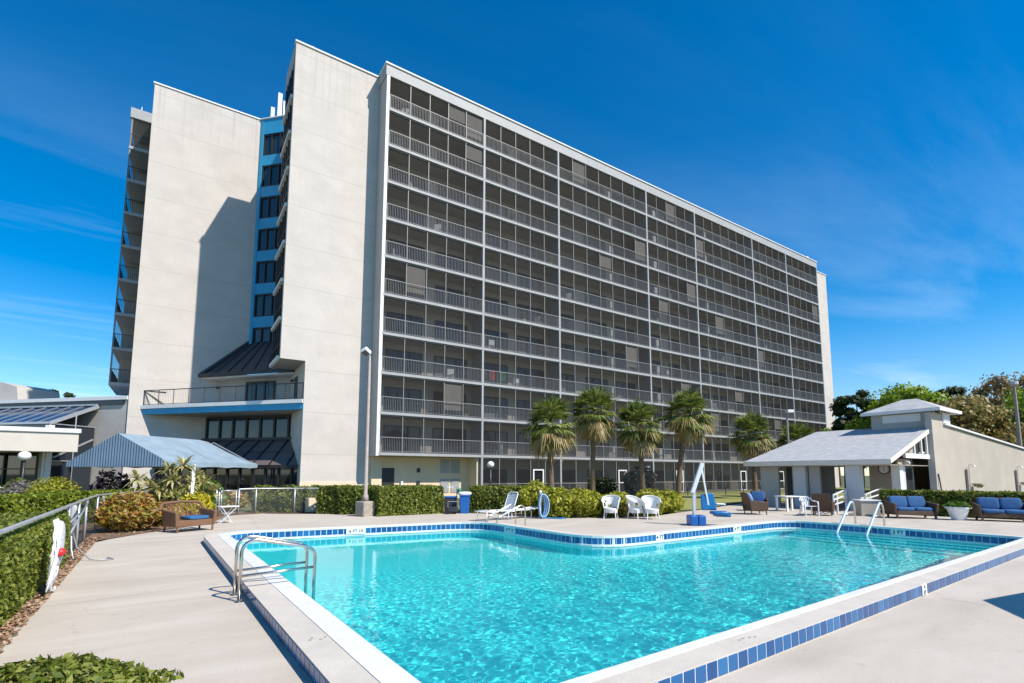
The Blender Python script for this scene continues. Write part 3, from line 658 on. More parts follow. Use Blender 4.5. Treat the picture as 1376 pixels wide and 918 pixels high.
rl.bar(tpt(.0, -.02, ztp), (-.9, 42.97, ztp), .05, .05); rl.bar(tpt(.0, -.02, ztp), (-.75, 42.9, zb-.05), .05, .05)
tp(rl, 'terrace_railing', M['dark'])
# hipped dark roof in the corner with its soffit, wall and door below
E0, E1 = Vector((1.05, 42.99, 8.85)), Vector((6.415, 36.86, 8.85)); A0, A1 = Vector((4.12, 42.99, 11.75)), Vector((6.415, 40.4, 11.75))
hp = MB(); hp.hull([E0, E1, A1, A0], [v+Vector((0, 0, -.12)) for v in (E0, E1, A1, A0)]); hp.v, hp.f = hp.v, hp.f
tp(hp, 'corner_roof', M['slate'])
ed = MB(); ed.bar(E0+Vector((-.1, -.05, -.02)), E1+Vector((0, -.12, -.02)), .10, .26); ed.bar(E0+Vector((-.08, -.06, .02)), A0+Vector((-.03, -.06, .06)), .12, .16)
for i in range(1, 7):
    f = i/7; ed.bar(E0.lerp(E1, f)+Vector((0, 0, .03)), A0.lerp(A1, min(1, f*1.0))+Vector((0, 0, .03)), .05, .07)
tp(ed, 'roof_seams', M['dark'])
i0, i1 = E0+Vector((.7, 0, 0)), E1+Vector((0, .9, 0))
tp(MB().hull([(E0.x+.1, 42.98, 8.58), (6.41, 36.95, 8.58), (6.41, 40.4, 8.58), (4.1, 42.98, 8.58)], [(E0.x+.1, 42.98, 8.70), (6.41, 36.95, 8.70), (6.41, 40.4, 8.70), (4.1, 42.98, 8.70)]), 'corner_soffit', M['trim'])
tp(MB().hull([(2.35, 42.99, 6.13), (6.41, 38.36, 6.13), (6.41, 38.7, 6.13), (2.7, 42.99, 6.13)], [(2.35, 42.99, 8.6), (6.41, 38.36, 8.6), (6.41, 38.7, 8.6), (2.7, 42.99, 8.6)]), 'terrace_wall', M['stucco2'])
wa, wb_ = Vector((2.35, 42.99, 0)), Vector((6.41, 38.36, 0)); wdir = (wb_-wa).normalized(); wn = Vector((-wdir.y, wdir.x, 0)); wn = wn if wn.y < 0 else -wn
def wbox(mb, s0, s1, d0, d1, z0, z1):
    P = [wa+wdir*s+wn*d for s, d in ((s0, d0), (s1, d0), (s1, d1), (s0, d1))]
    return mb.hull([(p.x, p.y, z0) for p in P], [(p.x, p.y, z1) for p in P])
dr = tp(wbox(MB(), 2.5, 4.9, .01, .06, 6.13, 8.25), 'terrace_door', M['glassb'])
fr = MB()
for s_ in (2.5, 3.3, 4.1, 4.9): wbox(fr, s_-.07, s_+.07, .062, .12, 6.13, 8.25)
wbox(fr, 2.45, 4.95, .062, .12, 8.2, 8.36); tp(fr, 'door_frame', M['dark'], dr)
tp(MB().box(XC1-.04, 35.6, 6.15, XC1-.003, 36.6, 8.2), 'side_door', M['dark'])
for p in ((XC1-.12, 37.0, 8.1), (5.0, 39.8, 8.2), (2.2, 42.9, 8.05)): tp(MB().lathe([(.02, -.1), (.09, -.08), (.09, .08), (.03, .1)], 10, p), 'wall_lamp', M['dark'])
# entrance front under the terrace: wall, window band, sloped glazing, glass doors
tp(tbox(MB(), .4, TL+.0, -2.9, -2.6, 3.95, 5.8), 'entrance_wall', M['stucco2'])
for a, b in ((3.0, TL-.7),):
    nP = 8; g = tp(tbox(MB(), a, b, -2.58, -2.54, 4.18, 5.66), 'band_window', M['glassb'])
    fr = MB(); tbox(fr, a-.08, b+.08, -2.56, -2.44, 5.60, 5.74); tbox(fr, a-.2, b+.15, -2.56, -2.3, 4.02, 4.20)
    for i in range(nP+1): s_ = a+(b-a)*i/nP; tbox(fr, s_-.07, s_+.07, -2.535, -2.44, 4.2, 5.6)
    tp(fr, 'window_frame', M['dark'], g)
a, b = 2.0, TL-.06
gl = MB(); gl.hull([tpt(a, -2.5, 4.02), tpt(b-.6, -2.5, 4.02), tpt(b, -.5, 2.22), tpt(a-1.2, -.5, 2.22)], [tpt(a, -2.56, 3.95), tpt(b-.6, -2.56, 3.95), tpt(b, -.56, 2.15), tpt(a-1.2, -.56, 2.15)])
sg = tp(gl, 'sloped_glazing', M['glassd'])
fr = MB()
for i in range(10):
    f = i/9; s0 = a+(b-.6-a)*f; s1 = a-1.2+(b-a+1.2)*f
    fr.bar(tpt(s0, -2.5, 4.05), tpt(s1, -.5, 2.25), .09, .09)
fr.bar(tpt(a-.6, -1.5, 3.14), tpt(b-.3, -1.5, 3.14), .07, .08); fr.bar(tpt(a-1.25, -.48, 2.16), tpt(b, -.48, 2.16), .12, .2); fr.bar(tpt(a-.1, -2.5, 4.06), tpt(b-.5, -2.5, 4.06), .1, .12)
tp(fr, 'glazing_bars', M['dark'], sg)
gd = tp(tbox(MB(), .9, b, -.64, -.60, .0, 2.06), 'entrance_glass', M['glass'])
fr = MB()
for i in range(13): s_ = .9+(b-.9)*i/12; tbox(fr, s_-.06, s_+.06, -.595, -.5, 0, 2.06)
tbox(fr, .9, b, -.595, -.52, 0, .14); tbox(fr, .9, b, -.595, -.52, 1.0, 1.06)
tp(fr, 'door_frame', M['dark'], gd)
tp(MB().box(XC1-.02, YB-.06, -.05, 9.95, YB-.004, 1.18), 'plinth', M['yellow'])
# balconies: one made for every bay, then repeated up the storeys
WIN = [[(11.65, 14.29, 3), (15.3, 17.94, 3)], [(19.51, 21.65, 2), (22.66, 25.3, 3)], [(27.17, 28.68, 2), (30.08, 32.65, 3), (33.8, 36.3, 3)], [(38.2, 40.09, 2), (41.46, 42.99, 2)],
       [(46.49, 47.8, 2), (48.73, 50.94, 3), (52.67, 54.6, 2)], [(55.9, 57.2, 2), (58.61, 59.6, 1), (60.2, 62.1, 2)], [(64.5, 66.3, 2), (67.4, 69.4, 2)]]
BASE = Vector((11, 33, 0))
M['blind'] = mat('roller_blind', (.33, .30, .265), .8, .1, 2)
M['drape'] = mat('window_drape', (.22, .25, .29), .8, .3, 3, stretch=(9, 9, .1))
def make_balcony(b):
    x0, x1 = COLX[b], COLX[b+1]; w = x1-x0; D = YB-YF
    sh = MB().box(0, -.03, .02, w, D, .20).box(.0, .22, .2, .07, D, H).box(w-.07, .22, .2, w, D, H)
    bal = sh.build('balcony', M['slabpaint'], tower); bal.location = Vector((x0, YF, 0))-BASE
    if b == 0 or True:
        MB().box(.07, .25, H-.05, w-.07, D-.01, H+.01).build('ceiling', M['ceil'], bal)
    n = PAN[b]; r = MB(); zt_ = 1.22
    r.box(.10, -.012, zt_-.045, w-.10, .028, zt_); r.box(.10, 0, .27, w-.10, .018, .30)
    k = int((w-.2)/.118)
    for i in range(k+1): x = .1+(w-.2)*i/k; r.box(x-.008, .0, .30, x+.008, .014, zt_-.045)
    for i in range(n+1): x = .1+(w-.2)*i/n; r.box(x-.022, -.01, .2, x+.022, .03, zt_-.045)
    r.build('railing', M['rail'], bal)
    s_ = MB(); f = MB()
    for i in range(n):
        a, c = .1+(w-.2)*i/n, .1+(w-.2)*(i+1)/n
        s_.quad((a+.02, .10, .22), (c-.02, .10, .22), (c-.02, .10, H-.06), (a+.02, .10, H-.06))
        if i: f.box(a-.026, .04, .2, a+.026, .12, H-.004)
    f.box(.1, .06, H-.07, w-.1, .12, H-.004).box(.1, .06, .2, w-.1, .12, .25)
    s_.build('screen', M['screen'], bal); f.build('screen_frame', M['mull'], bal)
    if b in (2, 3, 4):
        xb = {2: .58, 3: .2, 4: .2}[b]*w; MB().box(xb, .5, .2, xb+.42, .62, 1.28).build('service_panel', M['trim'], bal)
    for a, c, nn in WIN[b]:
        a -= x0; c -= x0; g = MB().box(a, D-.05, .24, c, D-.02, 2.10).build('window', M['glassb'], bal)
        q = MB()
        for i in range(nn+1): x = a+(c-a)*i/nn; q.box(x-.035, D-.09, .24, x+.035, D-.052, 2.10)
        q.box(a, D-.09, 2.06, c, D-.052, 2.14)
        o = q.build('window_frame', M['dark'], bal)
    return bal
for b in range(7):
    proto = make_balcony(b)
    proto.location.z = Z1
    for k in range(1, 10):
        if k == 0: continue
        c = copy_tree(proto, tower)
        c.location.z = Z1+k*H
        w_ = (COLX[b+1]-COLX[b]-.2)/PAN[b]
        for i_ in range(PAN[b]):
            if ((b*31+k*17+i_*7) % 37) < 2 or (b, k, i_) in ((0, 9, 3), (0, 9, 4), (0, 8, 4)):
                MB().box(.1+w_*i_+.04, .13, H-.1-(1.9 if (k+i_) % 3 else 1.1), .1+w_*(i_+1)-.04, .15, H-.1).build('blind', M['blind'], c)
        for j_, (a_, c_, nn_) in enumerate(WIN[b]):
            if (b*5+k*3+j_*2) % 4 == 0:
                g_ = MB().box(a_-COLX[b]+.06, YB-YF-.058, .3, a_-COLX[b]+.06+(c_-a_)*(.3+.15*((k+b) % 4)), YB-YF-.0525, 2.05).build('drape', M['drape'], c)
    # ground floor: cream plant room under the first bay, screened porches under the rest
    x0, x1 = COLX[b], COLX[b+1]
    if b:
        n = PAN[b]; w = x1-x0; sN = MB(); f = MB()
        dk = {1: 3, 2: 4, 4: 4, 5: 2, 3: 2, 6: 3}[b]
        for i in range(n):
            a, c = x0+.1+(w-.2)*i/n, x0+.1+(w-.2)*(i+1)/n
            sN.quad((a+.02, YF+.1, .05), (c-.02, YF+.1, .05), (c-.02, YF+.1, Z1-.08), (a+.02, YF+.1, Z1-.08))
            if i: f.box(a-.03, YF+.04, 0, a+.03, YF+.12, Z1-.004)
        f.box(x0+.1, YF+.05, Z1-.08, x1-.1, YF+.12, Z1-.004).box(x0+.1, YF+.05, 0, x1-.1, YF+.12, .08).box(x0+.1, YF+.05, .95, x1-.1, YF+.11, 1.0)
        po = tp(f, 'porch_frame', M['mull']); tp(sN, 'porch_screen', M['screen2'], po)
        a = x0+.1+(w-.2)*dk/n; dd = MB().box(a+.18, YF-.02, 0, a+.30, YF+.035, 2.08).box(a+1.12, YF-.02, 0, a+1.24, YF+.035, 2.08).box(a+.30, YF-.02, 1.98, a+1.12, YF+.035, 2.08).box(a+.30, YF-.02, .92, a+1.12, YF+.03, 1.0).box(a+.30, YF-.02, 0, a+1.12, YF+.03, .10)
        tp(dd, 'porch_door', M['trim'])
        for a, c, nn in WIN[b]: tp(MB().box(a, YB-.05, .15, c, YB-.01, 2.05), 'porch_window', M['glass'])
        tp(MB().box(x0-.05, YF+.2, 0, x0+.05, YB, Z1), 'porch_wall', M['inner'])
        tp(MB().box(x0+.3, YB-.5, 0, x0+1.0, YB-.06, .85), 'utility_box', M['trim'])
tp(MB().box(10.62, YB-.05, -.05, 18.4, YB-.004, Z1-.01).box(18.2, YF+.25, -.05, 18.38, YB-.05, Z1-.01).box(10.80, YB-.30, 0, 11.5, YB-.052, Z1-.02), 'plant_room_wall', M['yellow'])
tp(MB().box(11.55, YB-.09, 0, 12.45, YB-.052, 2.1), 'plant_room_door', M['dark'])
for x in (15.9, 16.75):
    for z in (.35, 1.75):
        v = MB().box(x, YB-.085, z, x+.72, YB-.052, z+1.0)
        for i in range(9): v.box(x+.04, YB-.11, z+.06+i*.1, x+.68, YB-.087, z+.11+i*.1)
        tp(v, 'louvre', M['sidegrey'])
tp(MB().box(12.9, YB-.2, 0, 13.05, YB-.06, 1.2), 'vent_pipe', M['trim'])
for z in (1.8, .9): tp(MB().box(14.1, YB-.14, z, 14.32, YB-.052, z+.3), 'meter_box', M['dark'])
# stack of balconies on the far side, seen past the wing
for k in range(2, 10):
    z0 = Z1+k*H
    bl = tp(MB().box(-4.55, 47.0, z0, -3.0, 53, z0+.22), 'side_balcony', M['slabpaint'])
    r = MB().box(-4.52, 47.03, z0+1.2, -3.0, 47.07, z0+1.25).box(-4.52, 47.07, z0+1.2, -4.48, 53, z0+1.25)
    for i in range(13): r.box(-4.52+i*.12, 47.04, z0+.22, -4.50+i*.12, 47.06, z0+1.2)
    for i in range(40): r.box(-4.51, 47.1+i*.14, z0+.22, -4.49, 47.12+i*.14, z0+1.2)
    tp(r, 'railing', M['dark'], bl)
    tp(MB().quad((-4.48, 47.10, z0+.22), (-3.02, 47.10, z0+.22), (-3.02, 47.10, z0+H), (-4.48, 47.10, z0+H)), 'screen', M['screen'], bl)
    tp(MB().box(-4.54, 47.05, z0+.22, -4.44, 47.15, z0+H), 'post', M['mull'], bl)
    tp(MB().box(-4.3, 50.5, z0+.22, -3.0, 50.6, z0+H), 'partition', M['inner'], bl)
tp(MB().box(-4.62, 46.95, TOP-.80, -3.0, 53, TOP), 'parapet', M['slabpaint'])
# roof gear
for (x, y, h_, w_) in ((5.85, 47.0, 5.7, .34), (6.25, 47.2, 5.3, .16), (5.3, 47.0, 4.1, .30), (73.4, 34.5, 2.4, .5), (74.8, 34.7, 2.3, .4), (71.2, 34.6, 1.3, .5), (10.3, YB+.6, .5, .04), (11.4, YF+.5, .45, .04), (6.1, YB+.6, .6, .05), (26.0, YF+.5, .4, .05), (-4.0, 47.5, .5, .05), (18.5, YF+.5, .4, .05)):
    tp(MB().box(x-w_/2, y-w_/2, TOP-.1, x+w_/2, y+w_/2, TOP+.1+h_), 'roof_antenna', M['trim'])

# ================================================================== low wing with the sloped solar glazing
WA = Vector((-3.02, 43.12, 0)); wd_ = Vector((-1, 1, 0)).normalized(); wnn = Vector((-1, -1, 0)).normalized()
wing = empty('low_wing', WA, 0, 'low cream annexe with dark sloped glazing on its roof, left of the tower', 'building')
def vb(mb, s0, s1, d0, d1, z0, z1):
    P = [WA+wd_*s+wnn*d for s, d in ((s0, d0), (s1, d0), (s1, d1), (s0, d1))]
    P = [(p.x, p.y) for p in P]; ar = sum(P[i-1][0]*P[i][1]-P[i][0]*P[i-1][1] for i in range(4))
    if ar < 0: P = P[::-1]
    return mb.hull([(a, b, z0) for a, b in P], [(a, b, z1) for a, b in P])
def vp(s, d, z): p = WA+wd_*s+wnn*d; return Vector((p.x, p.y, z))
def wp(mb, name, m, parent=wing, **k):
    mb.v = [tuple(Vector(p)-WA) for p in mb.v]; return mb.build(name, m, parent, **k)
wp(vb(MB(), .05, 30, -9, 0, 0, 6.75), 'wall', M['stucco2'])
wp(vb(MB(), -.02, 30, -9, .12, 6.75, 7.0), 'parapet', M['trim'])
wp(vb(MB(), .3, 30, .004, .10, 6.40, 6.746), 'parapet_flashing', M['slate'])
sgl = MB(); a0, a1, b0, b1 = vp(2.4, .1, 6.35), vp(30, .1, 6.35), vp(2.75, 2.75, 4.95), vp(30, 2.75, 4.95)
sgl.hull([a0, a1, b1, b0], [v-Vector((0, 0, .08)) for v in (a0, a1, b1, b0)])
sl_ = wp(sgl, 'sloped_glazing', M['solar'])
fr = MB()
for i in range(26):
    s_ = 2.45+i*1.08; fr.bar(vp(s_, .12, 6.38), vp(s_+.35 if i == 0 else s_+.3, 2.75, 4.98), .045, .03)
fr.bar(vp(2.4, .15, 6.42), vp(30, .15, 6.42), .12, .12); fr.bar(vp(2.7, 2.78, 4.93), vp(30, 2.78, 4.93), .10, .14)
fr.bar(vp(2.35, .1, 6.3), vp(2.7, 2.8, 4.9), .16, .22)
wp(fr, 'glazing_bars', M['galv'], sl_)
wp(vb(MB(), 2.9, 30, 2.35, 2.6, 4.5, 4.9), 'clerestory', M['glass'])
wp(vb(MB(), 2.75, 30, .1, 2.9, 4.28, 4.46), 'flat_roof', M['slate'])
pz = lambda y0, e_: [(-5.2+e_, y0-e_), (-5.2+e_, y0+.2), (-16, 52), (-16, y0-e_)]
wp(MB().prism(pz(41.12, .10), 4.20, 4.46), 'cornice', M['trim'])
wp(MB().prism(pz(41.12, 0), 3.02, 4.198), 'fascia', mat('cream_fascia', (.64, .58, .50), .7, .06, 1))
wp(vb(MB(), 2.62, 2.95, 2.7, 3.05, 0, 4.75).box(0, 0, 0, .001, .001, .001) if False else vb(MB(), 2.40, 2.72, 2.7, 3.02, 0, 4.75), 'corner_post', M['trim'])
dp = wp(MB().tube([vp(2.5, 3.1, 4.2), vp(2.5, 3.1, 0)], .05), 'downpipe', M['trim'])
wp(vb(MB(), 2.5, 2.56, .1, 2.7, 0, 4.9), 'side_glass', M['glass'])
fr = MB(); fr.bar(vp(2.45, .1, 4.85), vp(2.45, 2.75, 4.85), .06, .06); fr.bar(vp(2.45, .1, 2.5), vp(2.45, 2.75, 2.5), .06, .06); fr.bar(vp(2.45, .2, 4.0), vp(2.45, 2.6, 2.7), .06, .1); fr.bar(vp(2.45, 1.4, 0), vp(2.45, 1.4, 5.6), .06, .06)
wp(fr, 'side_frame', M['galv'])
wp(vb(MB(), 4.3, 30, 2.0, 2.06, .3, 3.02), 'window', M['glass'])
wp(vb(MB(), 2.75, 4.3, 1.9, 2.1, 0, 3.02), 'pier', M['stucco2'])
fr = MB()
for s_ in (4.35, 5.6, 7.1, 9.0, 11, 13): vb(fr, s_-.06, s_+.06, 2.07, 2.16, .3, 3.0)
vb(fr, 4.3, 30, 2.07, 2.14, 1.95, 2.02); wp(fr, 'window_frame', M['dark'])
wp(vb(MB(), 8.0, 14, 2.2, 2.5, 0, 1.35), 'low_wall', M['tan'])
wp(vb(MB(), 20.6, 34, -9.5, -6, 7.0, 9.75).hull([vp(20.6, -9.5, 7), vp(20.6, -6, 7), vp(18.4, -6, 7), vp(18.4, -9.5, 7)], [vp(20.6, -9.5, 9.75), vp(20.6, -6, 9.75), vp(18.9, -6, 9.3), vp(18.9, -9.5, 9.3)]), 'roof_shed', M['stucco2'])
wp(vb(MB(), 23.4, 26.5, -5.99, -5.92, 7.2, 9.5), 'shed_panel', M['tan'])

# ================================================================== striped canopy walk
CA = Vector((-2.62, 33.15, 0)); ax = Vector((1, 1, 0)).normalized()
cano = empty('canopy', CA, math.atan2(ax.y, ax.x), 'blue and white striped canvas canopy leading to the tower entrance', 'canopy')
hw, ze, zv, zr, Lc = 3.15, 2.30, 2.05, 3.78, 6.6
cv = MB()
n_ = 10
for s_ in (-1, 1):
    for i in range(n_):
        for j in range(4):
            q = []
            for (ii, jj) in ((i, j), (i+1, j), (i+1, j+1), (i, j+1)):
                f = jj/4; sag = -.05*math.sin(math.pi*f)-.04*math.sin(math.pi*((ii*3.3/n_) % 1)); hip = max(0, (ii/n_-.86)/.14)
                q.append((Lc*ii/n_, s_*hw*f, zr-(zr-ze)*f+sag*(1 if 0 < f < 1 else 0)-hip*.30*(1-f)))
            cv.quad(*(q if s_ > 0 else q[::-1]))
    for i in range(n_):
        x0, x1 = Lc*i/n_, Lc*(i+1)/n_
        q = [(x0, s_*hw, ze), (x1, s_*hw, ze), (x1, s_*(hw+.01), zv+.03*math.sin(i*2.2)), (x0, s_*(hw+.01), zv+.03*math.sin((i-1)*2.2) if i else zv)]
        cv.quad(*(q if s_ > 0 else q[::-1]))
M['awning_plain'] = stripemat('canvas_top', (.25, .33, .39), (.21, .285, .35), 1, .17, .62)
o = cv.build('cover', M['awning_plain'], cano)
mo = o.modifiers.new('thick', 'SOLIDIFY'); mo.thickness = .012
g = MB().quad((-.01, -hw, ze), (-.01, 0, zr), (-.01, hw, ze)).quad((-.012, hw, ze), (-.012, hw, zv), (-.012, 0, zv-.02), (-.012, -hw, zv), (-.012, -hw, ze))
o = g.build('gable', M['awning'], cano); mo = o.modifiers.new('thick', 'SOLIDIFY'); mo.thickness = .012
for x in (.1, Lc-.15):
    for y in (-hw+.1, hw-.1): MB().box(x-.05, y-.05, 0, x+.05, y+.05, ze).build('post', M['dark'], cano)
fr = MB()
for x in (.12, Lc/2, Lc-.2):
    fr.bar((x, -hw+.05, ze-.04), (x, 0, zr-.10), .05, .05); fr.bar((x, hw-.05, ze-.04), (x, 0, zr-.10), .05, .05); fr.bar((x, -hw+.05, ze-.02), (x, hw-.05, ze-.02), .04, .04)
fr.build('frame', M['galv'], cano)
# planter wall and shrubs at the tower foot
o = MB().box(0, 0, 0, 1.6, .4, .62).build('planter_wall', M['yellow'], bevel=.01, loc=W(5.6, 23.6)); tag(o, 'low cream masonry planter wall at the foot of the blank gable wall', 'planter')
o = MB().box(0, 0, 0, 1.5, .4, .62).build('planter_wall', M['yellow'], bevel=.01, loc=W(9.4, 25.6)); tag(o, 'low cream masonry planter wall beside the tall floodlight pole', 'planter')

# ================================================================== pool house
PX0, PX1, PY0, PY1 = 26.5, 31.87, 9.45, 16.4
ph = empty('pool_house', (28, 10, 0), 0, 'tan pool house with grey shingle roof, open porch and a small clerestory', 'pool house')
PB = Vector((28, 10, 0))
def pp(mb, name, m, parent=ph, **k):
    mb.v = [tuple(Vector(p)-PB) for p in mb.v]; return mb.build(name, m, parent, **k)
ez, rz_ = 2.40, 4.14
sl0 = (rz_-ez)/(PX1-PX0)
rf = MB(); rf.hull([(PX0, PY0, ez), (PX1+.4, PY0, rz_+.13), (PX1+.4, PY1-1.2, rz_+.13), (PX0, PY1, ez)], [(PX0, PY0, ez-.05), (PX1+.4, PY0, rz_+.08), (PX1+.4, PY1-1.2, rz_+.08), (PX0, PY1, ez-.05)])
rf.hull([(PX0, PY1, ez), (PX1+.4, PY1-1.2, rz_+.13), (PX1+.4, PY1+.6, ez), (PX1, PY1+.6, ez)], [(PX0, PY1, ez-.05), (PX1+.4, PY1-1.2, rz_+.08), (PX1+.4, PY1+.6, ez-.05), (PX1, PY1+.6, ez-.05)])
pp(rf, 'roof', M['shingle'])
fa = MB().box(PX0-.03, PY0, ez-.24, PX0+.03, PY1+.03, ez-.01); fa.bar((PX0-.02, PY0-.02, ez-.10), (PX1+.3, PY0-.02, rz_+.0), .05, .20, (0, 0, 1))
pp(fa, 'fascia', mat('beige_fascia', (.76, .68, .58), .6, .05, 2))
pp(MB().box(PX0+.05, PY0+.1, ez-.27, PX1, PY1-.1, ez-.245), 'porch_ceiling', M['tan'])
# gable truss
tr = MB().box(28.3, PY0+.0, 2.48, PX1-.35, PY0+.1, 2.70)
for x in (29.5, 30.4, 31.1, 31.42): tr.box(x-.05, PY0+.01, 2.70, x+.05, PY0+.09, ez+(x-PX0)*sl0-.05)
pp(tr, 'gable_truss', M['trim'])
pp(MB().box(28.5, PY0+.35, 2.5, PX1-.35, PY0+.45, 3.9) if False else MB().hull([(28.4, PY0+.5, 2.6), (31.5, PY0+.5, 2.6), (31.5, PY0+.5, 3.85)], [(28.4, PY0+.55, 2.6), (31.5, PY0+.55, 2.6), (31.5, PY0+.55, 3.85)]), 'gable_panel', M['tan'])
pp(MB().box(28.35, 9.75, 0, 28.75, 10.1, 2.2), 'porch_post', M['trim'])
pp(MB().box(28.76, 9.8, 0, 29.15, 10.1, 2.15), 'porch_post', M['greypaint'])
pp(MB().box(PX0+.25, 10.82, 0, PX0+.7, 11.4, 2.15), 'porch_post', M['greypaint'])
pp(MB().box(27.2, 13.5, 0, 27.5, 14.1, 2.15), 'porch_post', M['greypaint'])
for (x, y, x1, y1) in ((27.3, 14.95, 27.45, 15.95), (27.4, 14.1, 29.5, 14.25), (27.45, 12.9, 27.6, 13.42), (29.6, 13.2, 29.75, 14.05), (29.0, 15.4, 31.5, 15.55)):
    pp(MB().box(x, y, 0, x1, y1, 2.15), 'partition', M['sidegrey'])
pp(MB().box(29.5, 10.3, 0, 31.5, 11.45, 2.15), 'clock_wall', M['tan'])
pp(MB().box(31.2, 11.45, 0, 31.35, 11.9, 2.15), 'back_wall', M['tan'])
pp(MB().box(29.5, 10.2, 0, 31.36, 10.295, 2.48), 'door_wall', M['tan'])
dr = pp(MB().box(29.95, 10.14, 0, 30.95, 10.18, 2.02), 'door', M['dark'])
pp(MB().box(29.86, 10.13, 0, 29.95, 10.20, 2.1).box(30.95, 10.13, 0, 31.04, 10.20, 2.1).box(29.95, 10.13, 2.02, 30.95, 10.20, 2.1), 'door_frame', mat('teal_trim', (.06, .16, .18), .5), dr)
pp(MB().lathe([(.02, -.06), (.13, -.05), (.15, .02), (.10, .10), (.02, .12)], 12, (30.3, 10.1, 2.26)), 'wall_lamp', M['globe'])
# solid rear hall with its long sloping gable wall
y = 9.30
def wall_poly(pts, y0, y1): return MB().hull([(a, y0, b) for a, b in pts], [(a, y1, b) for a, b in pts])
pts = [(31.38, -.1), (52, -.1), (52, 3.13), (33.0, 4.22), (32.75, 4.82), (31.38, 4.82)]
pp(wall_poly(pts, y, y+.25), 'hall_wall', M['tan'])
pp(MB().box(31.36, y-.02, -.1, 31.379, y+.26, 4.4), 'shaded_return', M['sidegrey'])  # return face of the hall wall, its shade put in as grey colour
rf = MB(); rf.hull([(33.0, y-.12, 4.27), (52.2, y-.12, 3.17), (52.2, 12.3, 3.17), (33.0, 12.3, 4.27)], [(33.0, y-.12, 4.36), (52.2, y-.12, 3.26), (52.2, 12.3, 3.26), (33.0, 12.3, 4.36)])
pp(rf, 'hall_roof', M['trim'])
pp(MB().box(31.4, 11.9, 0, 52, 12.2, 3.0).box(51.8, 9.6, 0, 52, 11.9, 3.1), 'rear_wall', M['tan'])
# clerestory box and its hipped cap
pp(MB().box(31.85, 9.32, 3.9, 31.98, 12.1, 5.0).box(32.0, 11.98, 3.9, 34.2, 12.1, 5.0).box(34.1, 9.35, 3.9, 34.2, 11.98, 5.0).box(32.76, 9.32, 4.15, 34.1, 9.5, 5.0), 'clerestory_wall', M['sidegrey'])
pp(MB().box(31.80, 9.85, 4.45, 31.845, 11.55, 4.86), 'clerestory_panel', M['trim'])
lv = MB().box(32.95, 9.27, 4.30, 33.95, 9.31, 4.92)
for i in range(5): lv.box(33.0, 9.245, 4.34+i*.115, 33.9, 9.268, 4.39+i*.115)
pp(lv, 'clerestory_louvre', M['trim'])
hc = MB(); c0 = [(31.45, 8.95, 5.06), (34.6, 8.95, 5.06), (34.6, 12.4, 5.06), (31.45, 12.4, 5.06)]
hc.add(c0+[(33.0, 10.35, 5.78), (33.0, 11.0, 5.78)], [(0, 1, 4), (1, 2, 5, 4), (2, 3, 5), (3, 0, 4, 5), (3, 2, 1, 0)])
pp(hc, 'cap_roof', M['shingle'])
pp(MB().box(31.42, 8.92, 4.90, 34.63, 8.98, 5.055).box(31.42, 8.98, 4.90, 31.48, 12.43, 5.055).box(34.57, 8.98, 4.90, 34.63, 12.43, 5.055), 'cap_fascia', M['trim'])
pp(MB().tube([(35.2, 10, 3.9), (35.2, 10, 5.3)], .06), 'vent_pipe', M['trim'])
# clock
ck = empty('wall_clock', (29.47, 10.78, 1.98), 0, 'round white faced wall clock with a dark rim under the pool house porch', 'clock')
Mx = Matrix.Rotation(R(-90), 4, 'Y')
MB().lathe([(.0, 0), (.23, 0), (.26, .02), (.26, .05), (.225, .055), (.222, .03)], 28).xf(Mx).build('rim', M['wicker'], ck)
MB().lathe([(.0, .028), (.22, .028), (.22, .032), (0, .032)], 28).xf(Mx).build('face', M['globe'], ck)
hd = MB(); hd.bar((-.036, 0, -.03), (-.036, .0, .15), .018, .006, (1, 0, 0)); hd.bar((-.036, 0, .02), (-.036, .01, -.10), .022, .006, (1, 0, 0))
for i in range(12):
    a = i*math.pi/6; hd.bar((-.034, .17*math.sin(a), .17*math.cos(a)), (-.034, .20*math.sin(a), .20*math.cos(a)), .014, .004, (1, 0, 0))
hd.build('hands', M['black'], ck)
# outdoor showers on the hall wall
def shower(x, label):
    t = empty('outdoor_shower', (x, 9.28, 0), 0, label, 'shower', 'outdoor showers on the pool house wall')
    MB().box(-.35, -.10, .3, -.2, -.005, 2.0).build('post', M['polegrey'], t)
    MB().tube([(.05, -.06, .9), (.05, -.06, 2.2), (.05, -.16, 2.28), (.05, -.26, 2.22)], .018, 6).lathe([(.02, .06), (.07, .0), (.07, -.02)], 10, (.05, -.27, 2.16)).build('shower_head', M['galv'], t)
    MB().lathe([(.10, .0), (.22, .16), (.24, .16), (.24, .19), (.18, .19)], 14, (.35, -.26, 1.05)).build('basin', M['steel'], t)
    MB().lathe([(.10, .0), (.2, .14), (.22, .14), (.22, .17), (.16, .17)], 14, (.75, -.26, 1.0)).build('basin', M['steel'], t)
shower(36.0, 'wall shower nearer the pool house door, with grey post and steel basins')
shower(45.4, 'wall shower farther from the pool house door, with grey post and steel basins')
o = MB().bar((31.75, 9.18, .3), (31.62, 9.27, 1.75), .05, .04).build('leaning_pole', M['slate']); tag(o, 'short dark pole leaning on the pool house corner beside the door', 'pole')

